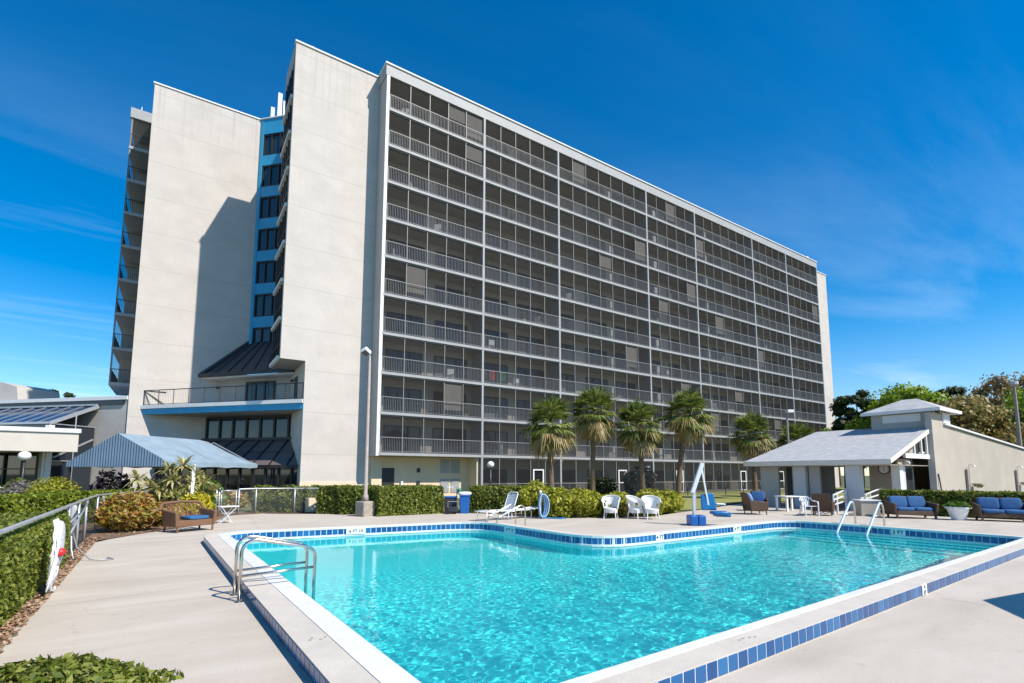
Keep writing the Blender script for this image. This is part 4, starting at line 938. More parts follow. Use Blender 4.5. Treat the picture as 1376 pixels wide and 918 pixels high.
# ================================================================== fences
M['chain'] = mesh_screen('chain_link', (.30, .31, .31), .13)
M['dchain'] = mesh_screen('dark_chain_link', (.05, .055, .055), .45)
def fence(label, pts, h, mats, gap=2.4, name='chain_link_fence', rail_r=.03, bare=0):
    """pts in the pool frame"""
    P = [W(*p) for p in pts]; root = empty(name, P[0], 0, label, 'fence'); B = P[0]
    rl_ = MB(); rl_.tube([p-B+Vector((0, 0, h)) for p in P], rail_r, 8); rl_.build('top_rail', mats[0], root, smooth=True)
    ms = MB()
    for si, (a, b) in enumerate(zip(P, P[1:])):
        if si >= bare: ms.quad(a-B+Vector((0, 0, .04)), b-B+Vector((0, 0, .04)), b-B+Vector((0, 0, h-.03)), a-B+Vector((0, 0, h-.03)))
        L = (b-a).length; k = max(1, round(L/gap))
        for i in range(k): p = a.lerp(b, i/k)-B; MB().tube([p+Vector((0, 0, -.1)), p+Vector((0, 0, h+.02))], .03, 8).build('post', mats[0], root, smooth=True)
    p = P[-1]-B; MB().tube([p+Vector((0, 0, -.1)), p+Vector((0, 0, h+.02))], .03, 8).build('post', mats[0], root, smooth=True)
    ms.build('mesh_fabric', mats[1], root)
    return root
f1 = fence('silver chain link fence running past the clipped hedge on the ladder side of the pool', [(-1.33, 3.0), (-1.33, 13.35), (-1.34, 15.1), (-1.34, 16.7), (-1.30, 19.2), (-.6, 21.8), (.8, 23.6)], 1.06, (M['galv'], M['dchain']), 14, bare=1)
B = W(-1.33, 3.0); bb = MB(); bb.tube([W(-1.31, 13.4, .45)-B, W(-1.31, 16.7, .98)-B], .022, 8); bb.tube([W(-1.31, 13.4, .72)-B, W(-1.31, 15.0, .8)-B], .02, 8); bb.build('brace', M['galv'], f1, smooth=True)
f2 = fence('silver chain link fence across the back of the deck before the mixed hedge', [(2.95, 23.9), (3.7, 24.6), (6.6, 23.3), (9.5, 21.2)], 1.05, (M['galv'], M['chain']), 1.6)
ga = empty('gate', W(2.25, 23.7), 0, 'silver pipe framed chain link gate beside the small white table', 'gate')
B = W(2.25, 23.7); g_ = MB(); A_, C_ = W(2.3, 23.72)-B, W(2.85, 23.88)-B
for p in (A_, C_): g_.tube([p+Vector((0, 0, .06)), p+Vector((0, 0, 1.02))], .025, 8)
for z in (.08, 1.0): g_.tube([A_+Vector((0, 0, z)), C_+Vector((0, 0, z))], .025, 8)
g_.build('frame', M['galv'], ga, smooth=True)
for p in (W(2.22, 23.7)-B, W(2.12, 23.68)-B): MB().tube([p, p+Vector((0, 0, 1.12))], .035, 8).build('post', M['galv'], ga, smooth=True)
MB().quad(A_+Vector((0, 0, .08)), C_+Vector((0, 0, .08)), C_+Vector((0, 0, 1)), A_+Vector((0, 0, 1))).build('mesh_fabric', M['chain'], ga)
fence('dark low fence between the lawn and the ground floor porches', [(19.5, 27.0), (27, 27.8), (34, 26.3), (42, 24.5), (50, 22.8)], 1.0, (M['dark'], M['dchain']), 2.2, name='metal_fence', rail_r=.022)

# ================================================================== plants
hedge('near clipped hedge running along the silver fence on the ladder side, green and wide', (-1.26, 3.2), (-1.26, 13.1), 3.6, .98, 100000, .034, L_['hedge'], wob=.02)
hedge('lime topped hedge outside the fence corner, left of the croton bush', (-4.6, 17.2), (-2.35, 22.6), 1.5, 1.02, 7000, .075, L_['hedgey'])
hedge('lime topped hedge curving in front of the striped canopy', (-2.4, 22.6), (1.2, 25.6), 1.4, 1.05, 7000, .075, L_['hedgey'])
hedge('mixed green and cream hedge just behind the back fence, left of the tall pole', (3.7, 25.3), (6.7, 23.8), 1.1, 1.10, 6500, .085, L_['hedge'], wob=.18)
hedge('square green hedge immediately left of the tall pole base', (5.75, 22.6), (7.35, 20.9), 1.3, 1.16, 5000, .075, L_['hedge'], wob=.1)
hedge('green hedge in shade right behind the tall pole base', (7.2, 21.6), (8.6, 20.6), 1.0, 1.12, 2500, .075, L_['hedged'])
hedge('big square green hedge between the tall pole and the blue bins', (7.45, 19.75), (10.35, 19.75), 1.5, 1.16, 9000, .075, L_['hedge'], wob=.1)
hedge('clipped green hedge behind the white loungers, right of the blue bins', (11.55, 19.7), (14.3, 17.2), 1.3, 1.14, 9000, .07, L_['hedge'], wob=.06)
hedge('long dark clipped hedge behind the blue sofas by the pool house', (27.2, 9.2), (28.7, 2.5), -1.1, 1.02, 9000, .085, L_['hedge'], wob=.05)
for i, (p, q, rx, h, n, lb) in enumerate(((13.2, 15.5, .85, 1.12, 2200, 'golden green shrub right of the blue hose'), (14.3, 15.1, .95, 1.10, 2400, 'golden green shrub behind the white armchair nearest the hose'),
        (15.6, 14.6, .95, .92, 2200, 'golden green shrub behind the small table between the white armchairs'), (16.7, 13.95, .75, .92, 1900, 'golden green shrub just right of the three white armchairs'), (17.6, 14.7, .9, .95, 2000, 'golden green shrub third from the pool lift'), (18.6, 14.6, .8, .9, 1700, 'golden green shrub second from the pool lift'), (19.5, 15.0, .75, .85, 1500, 'golden green shrub nearest the pool lift and the lawn'), (12.9, 16.7, .8, 1.35, 1500, 'taller golden green shrub round the foot of the first palm'))):
    bush(lb, p, q, rx, rx*.85, h, n, .085, L_['yshrub'], group='golden shrubs along the pool deck')
bush('orange, red and yellow croton bush at the fence corner behind the wicker bench', -.55, 19.3, .92, .82, 1.02, 4200, .062, L_['croton'], name='croton_bush', aspect=2.3)
bush('smaller olive and rust croton bush beside the wicker bench', .35, 20.4, .6, .5, .7, 900, .08, L_['croton'], name='croton_bush', aspect=2.3)
bush('bright yellow shrub behind the wicker bench', 1.3, 21.9, .62, .55, .92, 1600, .07, L_['yellow'])
bush('bright green leafy shrub under the edge of the striped canopy', 1.9, 25.6, .8, .6, 1.35, 1200, .11, L_['green'])
bush('rounded rust and yellow shrub in front of the entrance glass', 3.0, 27.2, .8, .6, .9, 1000, .09, L_['croton'])
bush('grey sage bush beside the black globe lamp post', -5.3, 36.4, 1.1, .9, 1.25, 1300, .11, L_['sage'])
bush('green and white flowering shrub right of the black globe lamp post', -4.2, 35.2, 1.0, .8, 1.45, 2600, .065, L_['yshrub'])
bush('dark purple leaved shrub in front of the grey annexe wall', -1.75, 33.8, 1.0, .7, 1.75, 420, .16, L_['purple'])
bush('clipped lime green mound at the left edge beside the white yard sign', -7.7, 37.6, 1.0, 1.0, 1.0, 1300, .10, L_['hedgey'])
bush('pale green shrub left of the grey sage bush', -5.9, 37.5, .8, .8, 1.3, 900, .10, L_['hedge'])
bush('young green shrub on the lawn in front of the porches, behind the pool lift', 27.0, 23.2, 1.3, 1.1, 2.2, 1300, .13, L_['sage'])
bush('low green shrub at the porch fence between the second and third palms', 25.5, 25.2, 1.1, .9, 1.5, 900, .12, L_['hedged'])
bush('leafy green foreground shrub at the bottom left corner', -.72, 4.95, .95, .60, .30, 9000, .030, L_['hedge'], aspect=2.2)
def spiky(label, p, q, heads, seed):
    rg = random.Random(seed); root = empty('spiky_plant', W(p, q), 0, label, 'spiky plant', 'variegated spiky plants by the canopy')
    s_ = MB(); b_ = MB()
    for (x, y, z, ln) in heads:
        s_.tube([(x*.2, y*.2, -.05), (x*.6, y*.6, z*.55), (x, y, z)], [.035, .03, .022], 6); blades(b_, (x, y, z), 46, ln, .042, .35, .7, rg)
        blades(b_, (x*.9, y*.9, z*.8), 16, ln*.8, .035, -.1, .9, rg)
    s_.build('stem', M['bark'], root); b_.build('blades', L_['spiky'], root)
spiky('tall pale spiky plant left of the white post', .55, 22.6, [(0, 0, 1.45, .7), (.35, .1, 2.0, .65), (-.35, 0, 1.1, .7), (.6, .2, 1.3, .6), (.1, -.3, .8, .6), (-.1, .2, 1.85, .6)], 1)
spiky('pale spiky plant nearest the croton bush', -.1, 22.9, [(0, 0, 1.2, .7), (-.4, .1, 1.5, .65), (.3, 0, .8, .7), (-.2, -.2, .7, .6)], 2)
spiky('pale spiky plant right of the white post', 1.6, 23.6, [(0, 0, 1.3, .75), (.35, .2, .95, .65), (-.2, .1, 1.6, .6)], 3)
o = spiky('low dark spiky plant beside the cream planter wall', 8.6, 23.4, [(0, 0, .8, .5), (.2, 0, .6, .4)], 4)
palm('first palm from the tall pole, with many dry hanging fronds', 17.45, 21.05, 5.75, (.0, .1), 11, 1.75)
palm('second palm from the tall pole, with a straight trunk and high crown', 22.6, 23.2, 6.95, (.14, -.1), 12, 1.85)
palm('third palm from the tall pole, with a reddish peeling trunk', 25.0, 21.2, 6.1, (-.12, .1), 13, 1.8)
palm('fourth palm from the tall pole, leaning and standing beside the pool lift', 26.75, 19.9, 6.85, (.62, -.42), 14, 1.85)
palm('fifth palm from the tall pole, short, standing left of the pool house roof', 35.1, 19.6, 5.95, (.1, .1), 15, 1.8)
palm('palm half hidden behind the pool house roof and the thin lamp pole', 39.6, 18.6, 5.4, (.1, .1), 16, 1.8)
T = lambda x, y: Vector((x, y, -.1))
tree('dark needle leaved tree standing nearest the right end of the tower', T(66, 26.4), 12.3, 2.5, 5.4, 9000, .36, L_['conifer'], 60)
tree('lime green broad tree directly behind the clerestory cap', T(63, 20.2), 11.0, 4.2, 3.2, 9000, .36, L_['lime'], 70)
tree('lime green tree between the dark tree and the clerestory', T(66, 24.0), 9.8, 3.2, 3.2, 6500, .36, L_['lime'], 60)
tree('olive brown tree right of the clerestory', T(60.5, 15.4), 9.9, 3.9, 4.0, 8500, .34, L_['olive'], 70)
tree('tall rust brown thin leaved tree behind the olive one', T(76, 14.6), 13.6, 4.6, 4.4, 4200, .40, L_['rust'], 70)
tree('bright green tree at the right edge behind the thin lamp pole', T(66, 9.9), 11.6, 4.4, 5.4, 8000, .32, L_['lime'], 60)
tree('dark green tree below the bright one at the right edge', T(70, 13.4), 9.6, 4.6, 4.2, 6500, .34, L_['conifer'], 60)
tree('small dark tree top showing between the olive and lime trees', T(79, 21.6), 12.9, 2.2, 2.6, 2600, .42, L_['conifer'], 30)
tree('slim dark tree touching the tower end wall', T(87, 37.9), 13.4, 1.1, 5, 1500, .42, L_['conifer'], 34)
tree('low lime tree at the tower end wall above the porch roof', T(70, 29.8), 8.8, 2.6, 2.8, 3600, .36, L_['lime'], 40)
tree('low rust coloured tree against the tower end wall', T(78, 34.4), 9.2, 2.2, 3.2, 3000, .40, L_['rust'], 36)
for (x, y, h, lb) in ((-18.4, 88, 13.0, 'tree top above the roof shed at the left edge'), (-12.1, 79, 11.7, 'tree top showing just right of the roof shed'), (-8.8, 80, 11.6, 'tree top above the annexe parapet nearest the tower'), (-10.3, 84, 11.3, 'smallest tree top above the annexe parapet')):
    tree('dark '+lb, T(x, y), h, 1.5, 1.9, 1300, .40, L_['conifer'], 22, group='tree tops behind the annexe')

# ================================================================== lamps and poles
def globe_lamp(p, h, label, r=.24):
    t = empty('globe_lamp', p, 0, label, 'lamp post', 'globe lamps')
    MB().tube([(0, 0, -.05), (0, 0, h-2*r)], .055, 10).build('post', M['slate'], t, smooth=True)
    MB().lathe([(.06, h-2*r-.03), (.09, h-2*r+.0), (.09, h-2*r+.04), (.05, h-2*r+.05)], 12).build('collar', M['dark'], t)
    MB().lathe([(max(.02, r*math.cos(a)), h-r+r*.92*math.sin(a)) for a in [R(-80+160*i/12) for i in range(13)]], 20).build('globe', M['globe'], t, smooth=True)
globe_lamp(Vector((-7.4, 40.2, 0)), 3.0, 'white globe lamp on a black post in front of the annexe, left of the canopy', .30)
globe_lamp(W(16.9, 26.2), 2.5, 'white globe lamp on a thin dark post beside the tower porches', .22)
t = empty('floodlight_pole', W(7.05, 20.25), R(20), 'tall weathered floodlight pole on a square concrete block beside the pool', 'light pole')
MB().box(-.28, -.28, -.05, .28, .28, .60).build('concrete_base', M['conc'], t, bevel=.04)
MB().tube([(0, 0, .6), (0, 0, .85), (0, 0, .87), (0, 0, 6.4)], [.13, .11, .07, .05], 12).build('pole', M['polegrey'], t, smooth=True)
MB().tube([(0, 0, 6.3), (0, 0, 6.55), (-.05, 0, 6.62), (-.2, 0, 6.66)], .035, 8).build('bracket', M['greypaint'], t)
fl = MB().box(-.16, -.14, -.1, .16, .14, .1).xf(Matrix.Translation((-.22, -.02, 6.72)) @ Matrix.Rotation(R(30), 4, 'Y') @ Matrix.Rotation(R(-25), 4, 'X')).build('floodlight', M['white'], t, bevel=.02)
MB().box(-.13, -.11, -.125, .13, .11, -.105).xf(Matrix.Translation((-.22, -.02, 6.72)) @ Matrix.Rotation(R(30), 4, 'Y') @ Matrix.Rotation(R(-25), 4, 'X')).build('lens', M['glass'], fl)
t = empty('floodlight_pole', Vector((35.1, 18.4, 0)), R(-30), 'thin floodlight pole behind the pool house porch roof, in front of the palms', 'light pole')
MB().tube([(0, 0, 0), (0, 0, 5.9)], .07, 8).build('pole', M['polegrey'], t)
MB().box(-.08, -.3, 5.95, .35, .02, 6.15).build('floodlight', M['white'], t, bevel=.02)
t = empty('floodlight_pole', Vector((56.7, 11.2, 0)), 0, 'plain white light pole rising behind the sloping roof of the pool house', 'light pole')
MB().tube([(0, 0, 0), (0, 0, 9.0)], [.16, .11], 8).build('pole', M['polegrey'], t)
MB().lathe([(.08, 8.95), (.30, 9.05), (.30, 9.3), (.1, 9.35)], 12).build('lamp_head', M['greypaint'], t)
o = MB().box(-.055, -.055, -.1, .055, .055, 2.05).build('white_post', M['trim'], loc=W(1.22, 22.6)); tag(o, 'square white timber post standing behind the wicker bench', 'post')

# ================================================================== ladders and handrails
def tube_part(parent, name, pts, r, m, n=10): return MB().tube(pts, r, n).build(name, m, parent, smooth=True)
def arc(c, r, a0, a1, ux, uz, n=8): return [c+ux*(r*math.cos(R(a0+(a1-a0)*i/n)))+uz*(r*math.sin(R(a0+(a1-a0)*i/n))) for i in range(n+1)]
EX, EZ = Vector((1, 0, 0)), Vector((0, 0, 1))
t = empty('pool_ladder', W(1.03, 8.0), DL, 'stainless steel pool ladder with two curved rails on the near kerb', 'pool ladder')
for y in (-.235, .235):
    o_ = Vector((0, y, 0))
    pts = [o_+Vector((0, 0, 0)), o_+Vector((0, 0, .62))]+arc(o_+Vector((.17, 0, .63)), .17, 180, 80, EX, EZ)+[o_+Vector((.82, 0, .66))]+arc(o_+Vector((.80, 0, .50)), .155, 80, 0, EX, EZ)+[o_+Vector((.955, 0, .2)), o_+Vector((.96, 0, -.75))]
    tube_part(t, 'handrail', pts, .0225, M['steel'], 12)
    tube_part(t, 'mid_rail', [o_+Vector((0, 0, .33)), o_+Vector((.955, 0, .36))], .018, M['steel'])
    MB().lathe([(.02, .03), (.055, .022), (.06, .0)], 14, o_).build('flange', M['steel'], t)
for z in (-.25, -.5): MB().box(.90, -.235, z, 1.0, .235, z+.03).build('step', M['white'], t)
t = empty('pool_ladder', W(9.95, 13.6), DL+R(180), 'stainless steel pool ladder with white sleeved rails in front of the loungers', 'pool ladder')
for y in (-.27, .27):
    o_ = Vector((0, y, 0))
    tube_part(t, 'handrail', [o_, o_+Vector((0, 0, .50))]+arc(o_+Vector((.17, 0, .52)), .17, 180, 70, EX, EZ)+[o_+Vector((.95, 0, .38))]+arc(o_+Vector((.96, 0, .23)), .14, 80, 0, EX, EZ)+[o_+Vector((1.10, 0, -.7))], .022, M['steel'])
    tube_part(t, 'sleeve', [o_+Vector((.30, 0, .645)), o_+Vector((.90, 0, .405))], .032, M['white'])
MB().box(1.05, -.27, -.35, 1.16, .27, -.32).build('step', M['white'], t)
for i, (q, lb) in enumerate(((7.15, 'blue white step handrail farther from the camera at the shallow end'), (6.35, 'blue white step handrail nearer the camera at the shallow end'))):
    t = empty('step_handrail', W(18.75, q), DL+R(180), lb, 'handrail', 'handrails at the shallow end steps')
    tube_part(t, 'upright', [(0, 0, 0), (0, 0, .62), (.03, 0, .72), (.12, 0, .80)], .027, M['steel'])
    tube_part(t, 'sloping_rail', [(.12, 0, .80), (.26, 0, .82), (.38, 0, .76), (1.35, 0, -.05), (1.6, 0, -.4)], .034, mat('pale_blue_sleeve', (.42, .55, .72), .4) if i == 0 else bpy.data.materials['pale_blue_sleeve'])
    tube_part(t, 'brace', [(.10, 0, .45), (.75, 0, .44)], .02, M['steel'])

# ================================================================== furniture
def legs(mb_list, t, m, name='leg'):
    for a, b, r in mb_list: MB().tube([a, b], r, 6).build(name, m, t)
def wicker_armchair():
    t = empty('white_armchair')
    MB().lathe([(.02, .36), (.27, .36), (.29, .39), (.27, .43), (.02, .44)], 20).build('seat', M['whitew'], t)
    bk = MB(); n, m_ = 22, 8; vs = []
    for layer, rr in ((0, 0), (1, .025)):
        for i in range(n+1):
            a = R(-115+230*i/n); f = abs(i-n/2)/(n/2); top = .93-.30*f**2.2 if f < .8 else .93-.30*.8**2.2-(f-.8)*.25
            for j in range(m_+1):
                g = j/m_; z = .42+(top-.42)*g; rad = .29+rr+.10*g*(1-f*.4)
                vs.append((rad*math.sin(a), rad*math.cos(a), z))
    k = (n+1)*(m_+1); fs = []
    for i in range(n):
        for j in range(m_):
            if 1 <= j <= 3 and i in (4, 5, 16, 17): continue
            a, b, c, d = i*(m_+1)+j, (i+1)*(m_+1)+j, (i+1)*(m_+1)+j+1, i*(m_+1)+j+1
            fs += [(d, c, b, a), (k+a, k+b, k+c, k+d)]
        a, b = i*(m_+1)+m_, (i+1)*(m_+1)+m_; fs.append((a, b, k+b, k+a))
    bk.add(vs, fs); bk.build('backrest', M['whitew'], t, smooth=True)
    rim = MB(); rim.tube([(.40*math.sin(R(-115+230*i/n))*(1 if abs(i-11) < 8 else .93), .40*math.cos(R(-115+230*i/n)), (.94-.30*(abs(i-n/2)/(n/2))**2.2 if abs(i-n/2)/(n/2) < .8 else .94-.30*.8**2.2-(abs(i-n/2)/(n/2)-.8)*.25)) for i in range(n+1)], .022, 6); rim.build('rim', M['white'], t, smooth=True)
    MB().lathe([(.27, .24), (.30, .38), (.28, .38), (.25, .24)], 20).build('apron', M['whitew'], t)
    for sx in (-1, 1):
        for sy in (-1, 1): MB().tube([(sx*.21, sy*.20, .36), (sx*.25, sy*.25, 0)], [.024, .02], 8).build('leg', M['white'], t)
    return t
ch0 = wicker_armchair()
for i, (p, q, rz, lb) in enumerate(((14.55, 13.95, -55, 'white rounded armchair standing alone nearest the blue hose'), (15.30, 13.35, 10, 'white rounded armchair in the middle of the three, turned sideways'), (15.62, 12.85, -35, 'white rounded armchair farthest from the hose, nearest the pool lift'))):
    c = ch0 if i == 0 else copy_tree(ch0); c.location = W(p, q); c.rotation_euler = (0, 0, R(rz))
    tag(c, lb, 'armchair', 'white armchairs on the pool deck'); c.scale = (.92, .92, .92)
t = empty('side_table', W(14.95, 13.85), R(-30), 'small worn wooden side table between the white armchairs', 'table')
MB().box(-.24, -.2, .38, .24, .2, .41).build('table_top', M['wickerl'], t, bevel=.005)
legs([((sx*.2, sy*.16, .38), (sx*.22, sy*.18, 0), .015) for sx in (-1, 1) for sy in (-1, 1)], t, M['wickerl'])

def lounger(label, p, q, rz, ang, back=.72):
    t = empty('sun_lounger', W(p, q), rz, label, 'sun lounger', 'white sun loungers')
    fr = MB(); fr.tube([(-1.05, -.28, .34), (.35, -.28, .34)], .018, 8); fr.tube([(-1.05, .28, .34), (.35, .28, .34)], .018, 8); fr.tube([(-1.05, -.28, .34), (-1.05, .28, .34)], .018, 8); fr.tube([(-.9, -.28, .34), (-.55, -.28, .30)], .018)
    fr.build('frame', M['white'], t, smooth=True)
    st_ = MB()
    for i in range(22): x = -1.02+i*.064; st_.box(x, -.275, .335+.03*math.sin(i*.3), x+.048, .275, .345+.03*math.sin(i*.3))
    st_.build('seat_straps', M['white'], t)
    ca_, sa_ = math.cos(ang), math.sin(ang); b = MB(); P = lambda s, y: Vector((.35+s*ca_, y, .34+s*sa_))
    b.tube([P(0, -.27), P(back-.06, -.27), P(back, -.2), P(back, .2), P(back-.06, .27), P(0, .27)], .02, 8)
    for i in range(11): s_ = .03+i*.06; b.bar(P(s_, 0)-Vector((0, .265, 0)), P(s_, 0)+Vector((0, .265, 0)), .046, .008, (-sa_, 0, ca_))
    b.build('backrest', M['white'], t)
    for x in (-.92, .28):
        l_ = MB(); l_.tube([(x, -.28, .34), (x, -.28, .02), (x+.02, .28, .02), (x, .28, .34)], .017, 8); l_.build('leg', M['white'], t, smooth=True)
lounger('white strap sun lounger with its backrest raised, behind the pool ladder', 10.75, 15.9, R(8), R(68))
lounger('white strap sun lounger lying flat behind the one with a raised back', 11.7, 15.95, R(10), R(6))

def loveseat(name, label, cat, w, m, cm, group=None, arms=True):
    t = empty(name, (0, 0, 0), 0, label, cat, group)                    # faces -Y
    b = MB(); b.box(-w/2, -.34, .14, w/2, .34, .30); b.build('seat_base', m, t, bevel=.015)
    bk = MB(); bk.hull([(-w/2, .26, .30), (w/2, .26, .30), (w/2, .34, .30), (-w/2, .34, .30)], [(-w/2, .38, .84), (w/2, .38, .84), (w/2, .46, .84), (-w/2, .46, .84)]); bk.build('backrest', m, t, bevel=.02)
    for s_ in (-1, 1):
        a = MB(); x0, x1 = (s_*w/2-.01, s_*(w/2+.10)); x0, x1 = min(x0, x1), max(x0, x1)
        a.hull([(x0, -.36, .14), (x1, -.36, .14), (x1, .36, .14), (x0, .36, .14)], [(x0+s_*.05, -.40, .58), (x1+s_*.05, -.40, .58), (x1+s_*.03, .42, .66), (x0+s_*.03, .42, .66)]); a.build('armrest', m, t, bevel=.025)
        for y in (-.33, .33): MB().box(s_*(w/2+.02)-.03, y-.03, 0, s_*(w/2+.02)+.03, y+.03, .16).build('leg', m, t)
    for s_ in (-1, 1):
        MB().pillow((s_*w/4, -.03, .36), (w/2-.01, .64, .15), .3).build('seat_cushion', cm, t, smooth=True)
        MB().pillow((s_*w/4, .27, .62), (w/2-.01, .18, .46), .32, rot=Matrix.Rotation(R(-14), 3, 'X')).build('back_cushion', cm, t, smooth=True)
    return t
so1 = loveseat('wicker_sofa', 'dark wicker two seat sofa with blue cushions, left of the white planter', 'sofa', 1.28, M['wicker'], M['cush'], 'blue cushioned sofas by the clipped hedge')
so1.location = W(24.45, 7.35); so1.rotation_euler = (0, 0, R(-44)-0.0)
so2 = copy_tree(so1); tag(so2, 'dark wicker two seat sofa with blue cushions, right of the white planter at the edge', 'sofa'); so2.location = W(25.7, 4.95); so2.rotation_euler = (0, 0, R(-62))
t = empty('planter_pot', W(25.0, 6.05), 0, 'white tapered plant pot with green leaves between the two sofas', 'plant pot')
MB().lathe([(.20, 0), (.34, .42), (.40, .44), (.40, .50), (.34, .50), (.33, .44)], 20).build('pot', M['white'], t, smooth=False)
u = rng.normal(size=(260, 3)); u[:, 2] = abs(u[:, 2]); u /= np.linalg.norm(u, axis=1)[:, None]
leaves(u*np.array([.42, .42, .20])*rng.random((260, 1))**.4+np.array([0, 0, .48]), u, .10, L_['green'], 'plant', t)
# wicker bench with one blue cushion by the fence corner
bx, by = W(.80, 17.35), W(1.62, 17.68); dv = by-bx
t = empty('wicker_bench', (W(.95, 18.05)), R(27), 'tan wicker two seat bench with one blue cushion at the fence corner', 'bench')
w = 1.0
MB().box(-.52, -.34, .16, .52, .32, .34).build('seat_base', M['wickerl'], t, bevel=.02)
for s_ in (-1, 1):
    a = MB(); a.hull([(s_*.52-.04, -.38, .16), (s_*.52+.04, -.38, .16), (s_*.52+.04, .34, .16), (s_*.52-.04, .34, .16)], [(s_*.56-.05, -.40, .58), (s_*.56+.05, -.40, .58), (s_*.56+.05, .40, .66), (s_*.56-.05, .40, .66)]); a.build('armrest', M['wickerl'], t, bevel=.03)
    for y in (-.34, .32): MB().tube([(s_*.50, y, .2), (s_*.50, y+(.04 if y > 0 else 0), 0)], .028, 8).build('leg', M['wickerl'], t)
bk = MB()
for i in range(9): x = -.50+i*.125; bk.bar((x, .31, .34), (x*1.06, .48, .80), .022, .012); bk.bar((x, .31, .36), (x*1.06+(.2 if i < 7 else -.1), .48, .80), .014, .01); bk.bar((x, .31, .36), (x*1.06-(.2 if i > 1 else -.1), .48, .80), .014, .01)
bk.tube([(-.62, .42, .62), (-.58, .47, .76), (-.5, .49, .82), (0, .50, .85), (.5, .49, .82), (.58, .47, .76), (.62, .42, .62)], .045, 8); bk.build('backrest', M['wickerl'], t)
MB().pillow((.14, -.04, .39), (.62, .58, .12), .35).build('cushion', M['cush'], t, smooth=True)
# white folding table
t = empty('folding_table', W(2.15, 20.0), R(15), 'small white folding table in front of the gate', 'table')
MB().box(-.30, -.22, .56, .30, .22, .59).build('table_top', M['white'], t, bevel=.01)
for s_ in (-1, 1): MB().tube([(s_*.24, -.18, .56), (-s_*.2, .08, 0)], .014, 6).tube([(s_*.24, .18, .56), (-s_*.2, .24, 0)], .014, 6).build('leg', M['white'], t)
# pool house porch furniture
def wchair(label, p, q, rz, m, cm, name='wicker_chair'):
    t = empty(name, W(p, q), rz, label, 'wicker chair', None)
    MB().box(-.33, -.34, .16, .33, .34, .34).build('seat_base', m, t, bevel=.02)
    MB().hull([(-.34, .26, .3), (.34, .26, .3), (.34, .33, .3), (-.34, .33, .3)], [(-.32, .46, .92), (.32, .46, .92), (.32, .52, .92), (-.32, .52, .92)]).build('backrest', m, t, bevel=.03)
    for s_ in (-1, 1):
        x = s_*.36; MB().hull([(x-.04, -.36, .16), (x+.04, -.36, .16), (x+.04, .36, .16), (x-.04, .36, .16)], [(x-.05+s_*.03, -.40, .54), (x+.05+s_*.03, -.40, .54), (x+.04, .42, .62), (x-.04, .42, .62)]).build('armrest', m, t, bevel=.03)
        for y in (-.3, .3): MB().tube([(s_*.31, y, .18), (s_*.32, y*1.1, 0)], .025, 6).build('leg', m, t)
    if cm:
        MB().pillow((0, -.03, .40), (.62, .62, .13), .35).build('seat_cushion', cm, t, smooth=True)
        MB().pillow((0, .28, .66), (.60, .16, .50), .35, rot=Matrix.Rotation(R(-18), 3, 'X')).build('back_cushion', cm, t, smooth=True)
wchair('brown wicker armchair with a pale blue cushion seen from the side, beside the porch', 21.25, 11.9, R(56), M['wicker'], M['cushp'])
wchair('dark wicker armchair with a navy cushion in the porch shade', 23.3, 12.9, R(-60), M['wicker'], M['cush'])
wchair('brown wicker chair without cushion next to the white plastic chair', 23.1, 10.0, R(110), M['wicker'], None)
t = empty('white_table', W(24.4, 12.0), R(-20), 'white plastic patio table in front of the porch', 'table')
MB().box(-.5, -.4, .66, .5, .4, .70).build('table_top', M['white'], t, bevel=.012)
for sx in (-1, 1):
    for sy in (-1, 1): MB().box(sx*.42-.04, sy*.32-.04, 0, sx*.42+.04, sy*.32+.04, .66).build('leg', M['white'], t)
def plastic_chair(label, p, q, rz):
    t = empty('plastic_chair', W(p, q), rz, label, 'plastic chair')
    MB().hull([(-.22, -.24, .39), (.22, -.24, .39), (.20, .22, .37), (-.20, .22, .37)], [(-.23, -.25, .42), (.23, -.25, .42), (.21, .23, .40), (-.21, .23, .40)]).build('seat', M['white'], t, bevel=.01)
    b = MB(); P = [(-.27, .0, .60), (-.25, .22, .62), (-.20, .28, .72), (0, .32, .78), (.20, .28, .72), (.25, .22, .62), (.27, .0, .60)]
    b.tube(P, .026, 6)
    for x in (-.13, -.065, 0, .065, .13): b.bar((x*.9, .22, .40), (x*1.2, .31, .76-.5*abs(x)**1.2*.6), .035, .012, (0, 1, 0))
    b.build('backrest', M['white'], t)
    for s_ in (-1, 1):
        MB().tube([(s_*.27, .02, .60), (s_*.27, -.22, .59), (s_*.26, -.27, .50)], .024, 6).build('armrest', M['white'], t)
        MB().tube([(s_*.26, -.26, .52), (s_*.25, -.29, 0)], [.026, .022], 6).build('leg', M['white'], t); MB().tube([(s_*.21, .22, .40), (s_*.24, .30, 0)], [.026, .022], 6).build('leg', M['white'], t)
plastic_chair('white plastic chair with a slatted back in front of the porch ramp', 22.2, 10.15, R(-40))
def ramp_rail(label, a, b, h0, h1):
    A, B_ = W(*a), W(*b); t = empty('ramp_railing', A, 0, label, 'railing', 'white ramp railings at the pool house'); d = B_-A; r_ = MB()
    for f in (.36, .68, 1.0): r_.bar((0, 0, .18+f*(h0-.18)) , d+Vector((0, 0, .18+f*(h1-.18))), .05, .05)
    r_.build('rails', M['trim'], t)
    for f in (.0, .25, .92, 1.0): p = d*f; MB().box(p.x-.03, p.y-.03, 0, p.x+.03, p.y+.03, h0+(h1-h0)*f).build('post', M['trim'], t)
ramp_rail('white sloping ramp railing behind the white plastic chair', (23.9, 9.9), (27.0, 10.6), .82, 1.0)
ramp_rail('white sloping ramp railing ending at the clipped hedge', (26.4, 9.6), (28.9, 9.75), .80, 1.08)
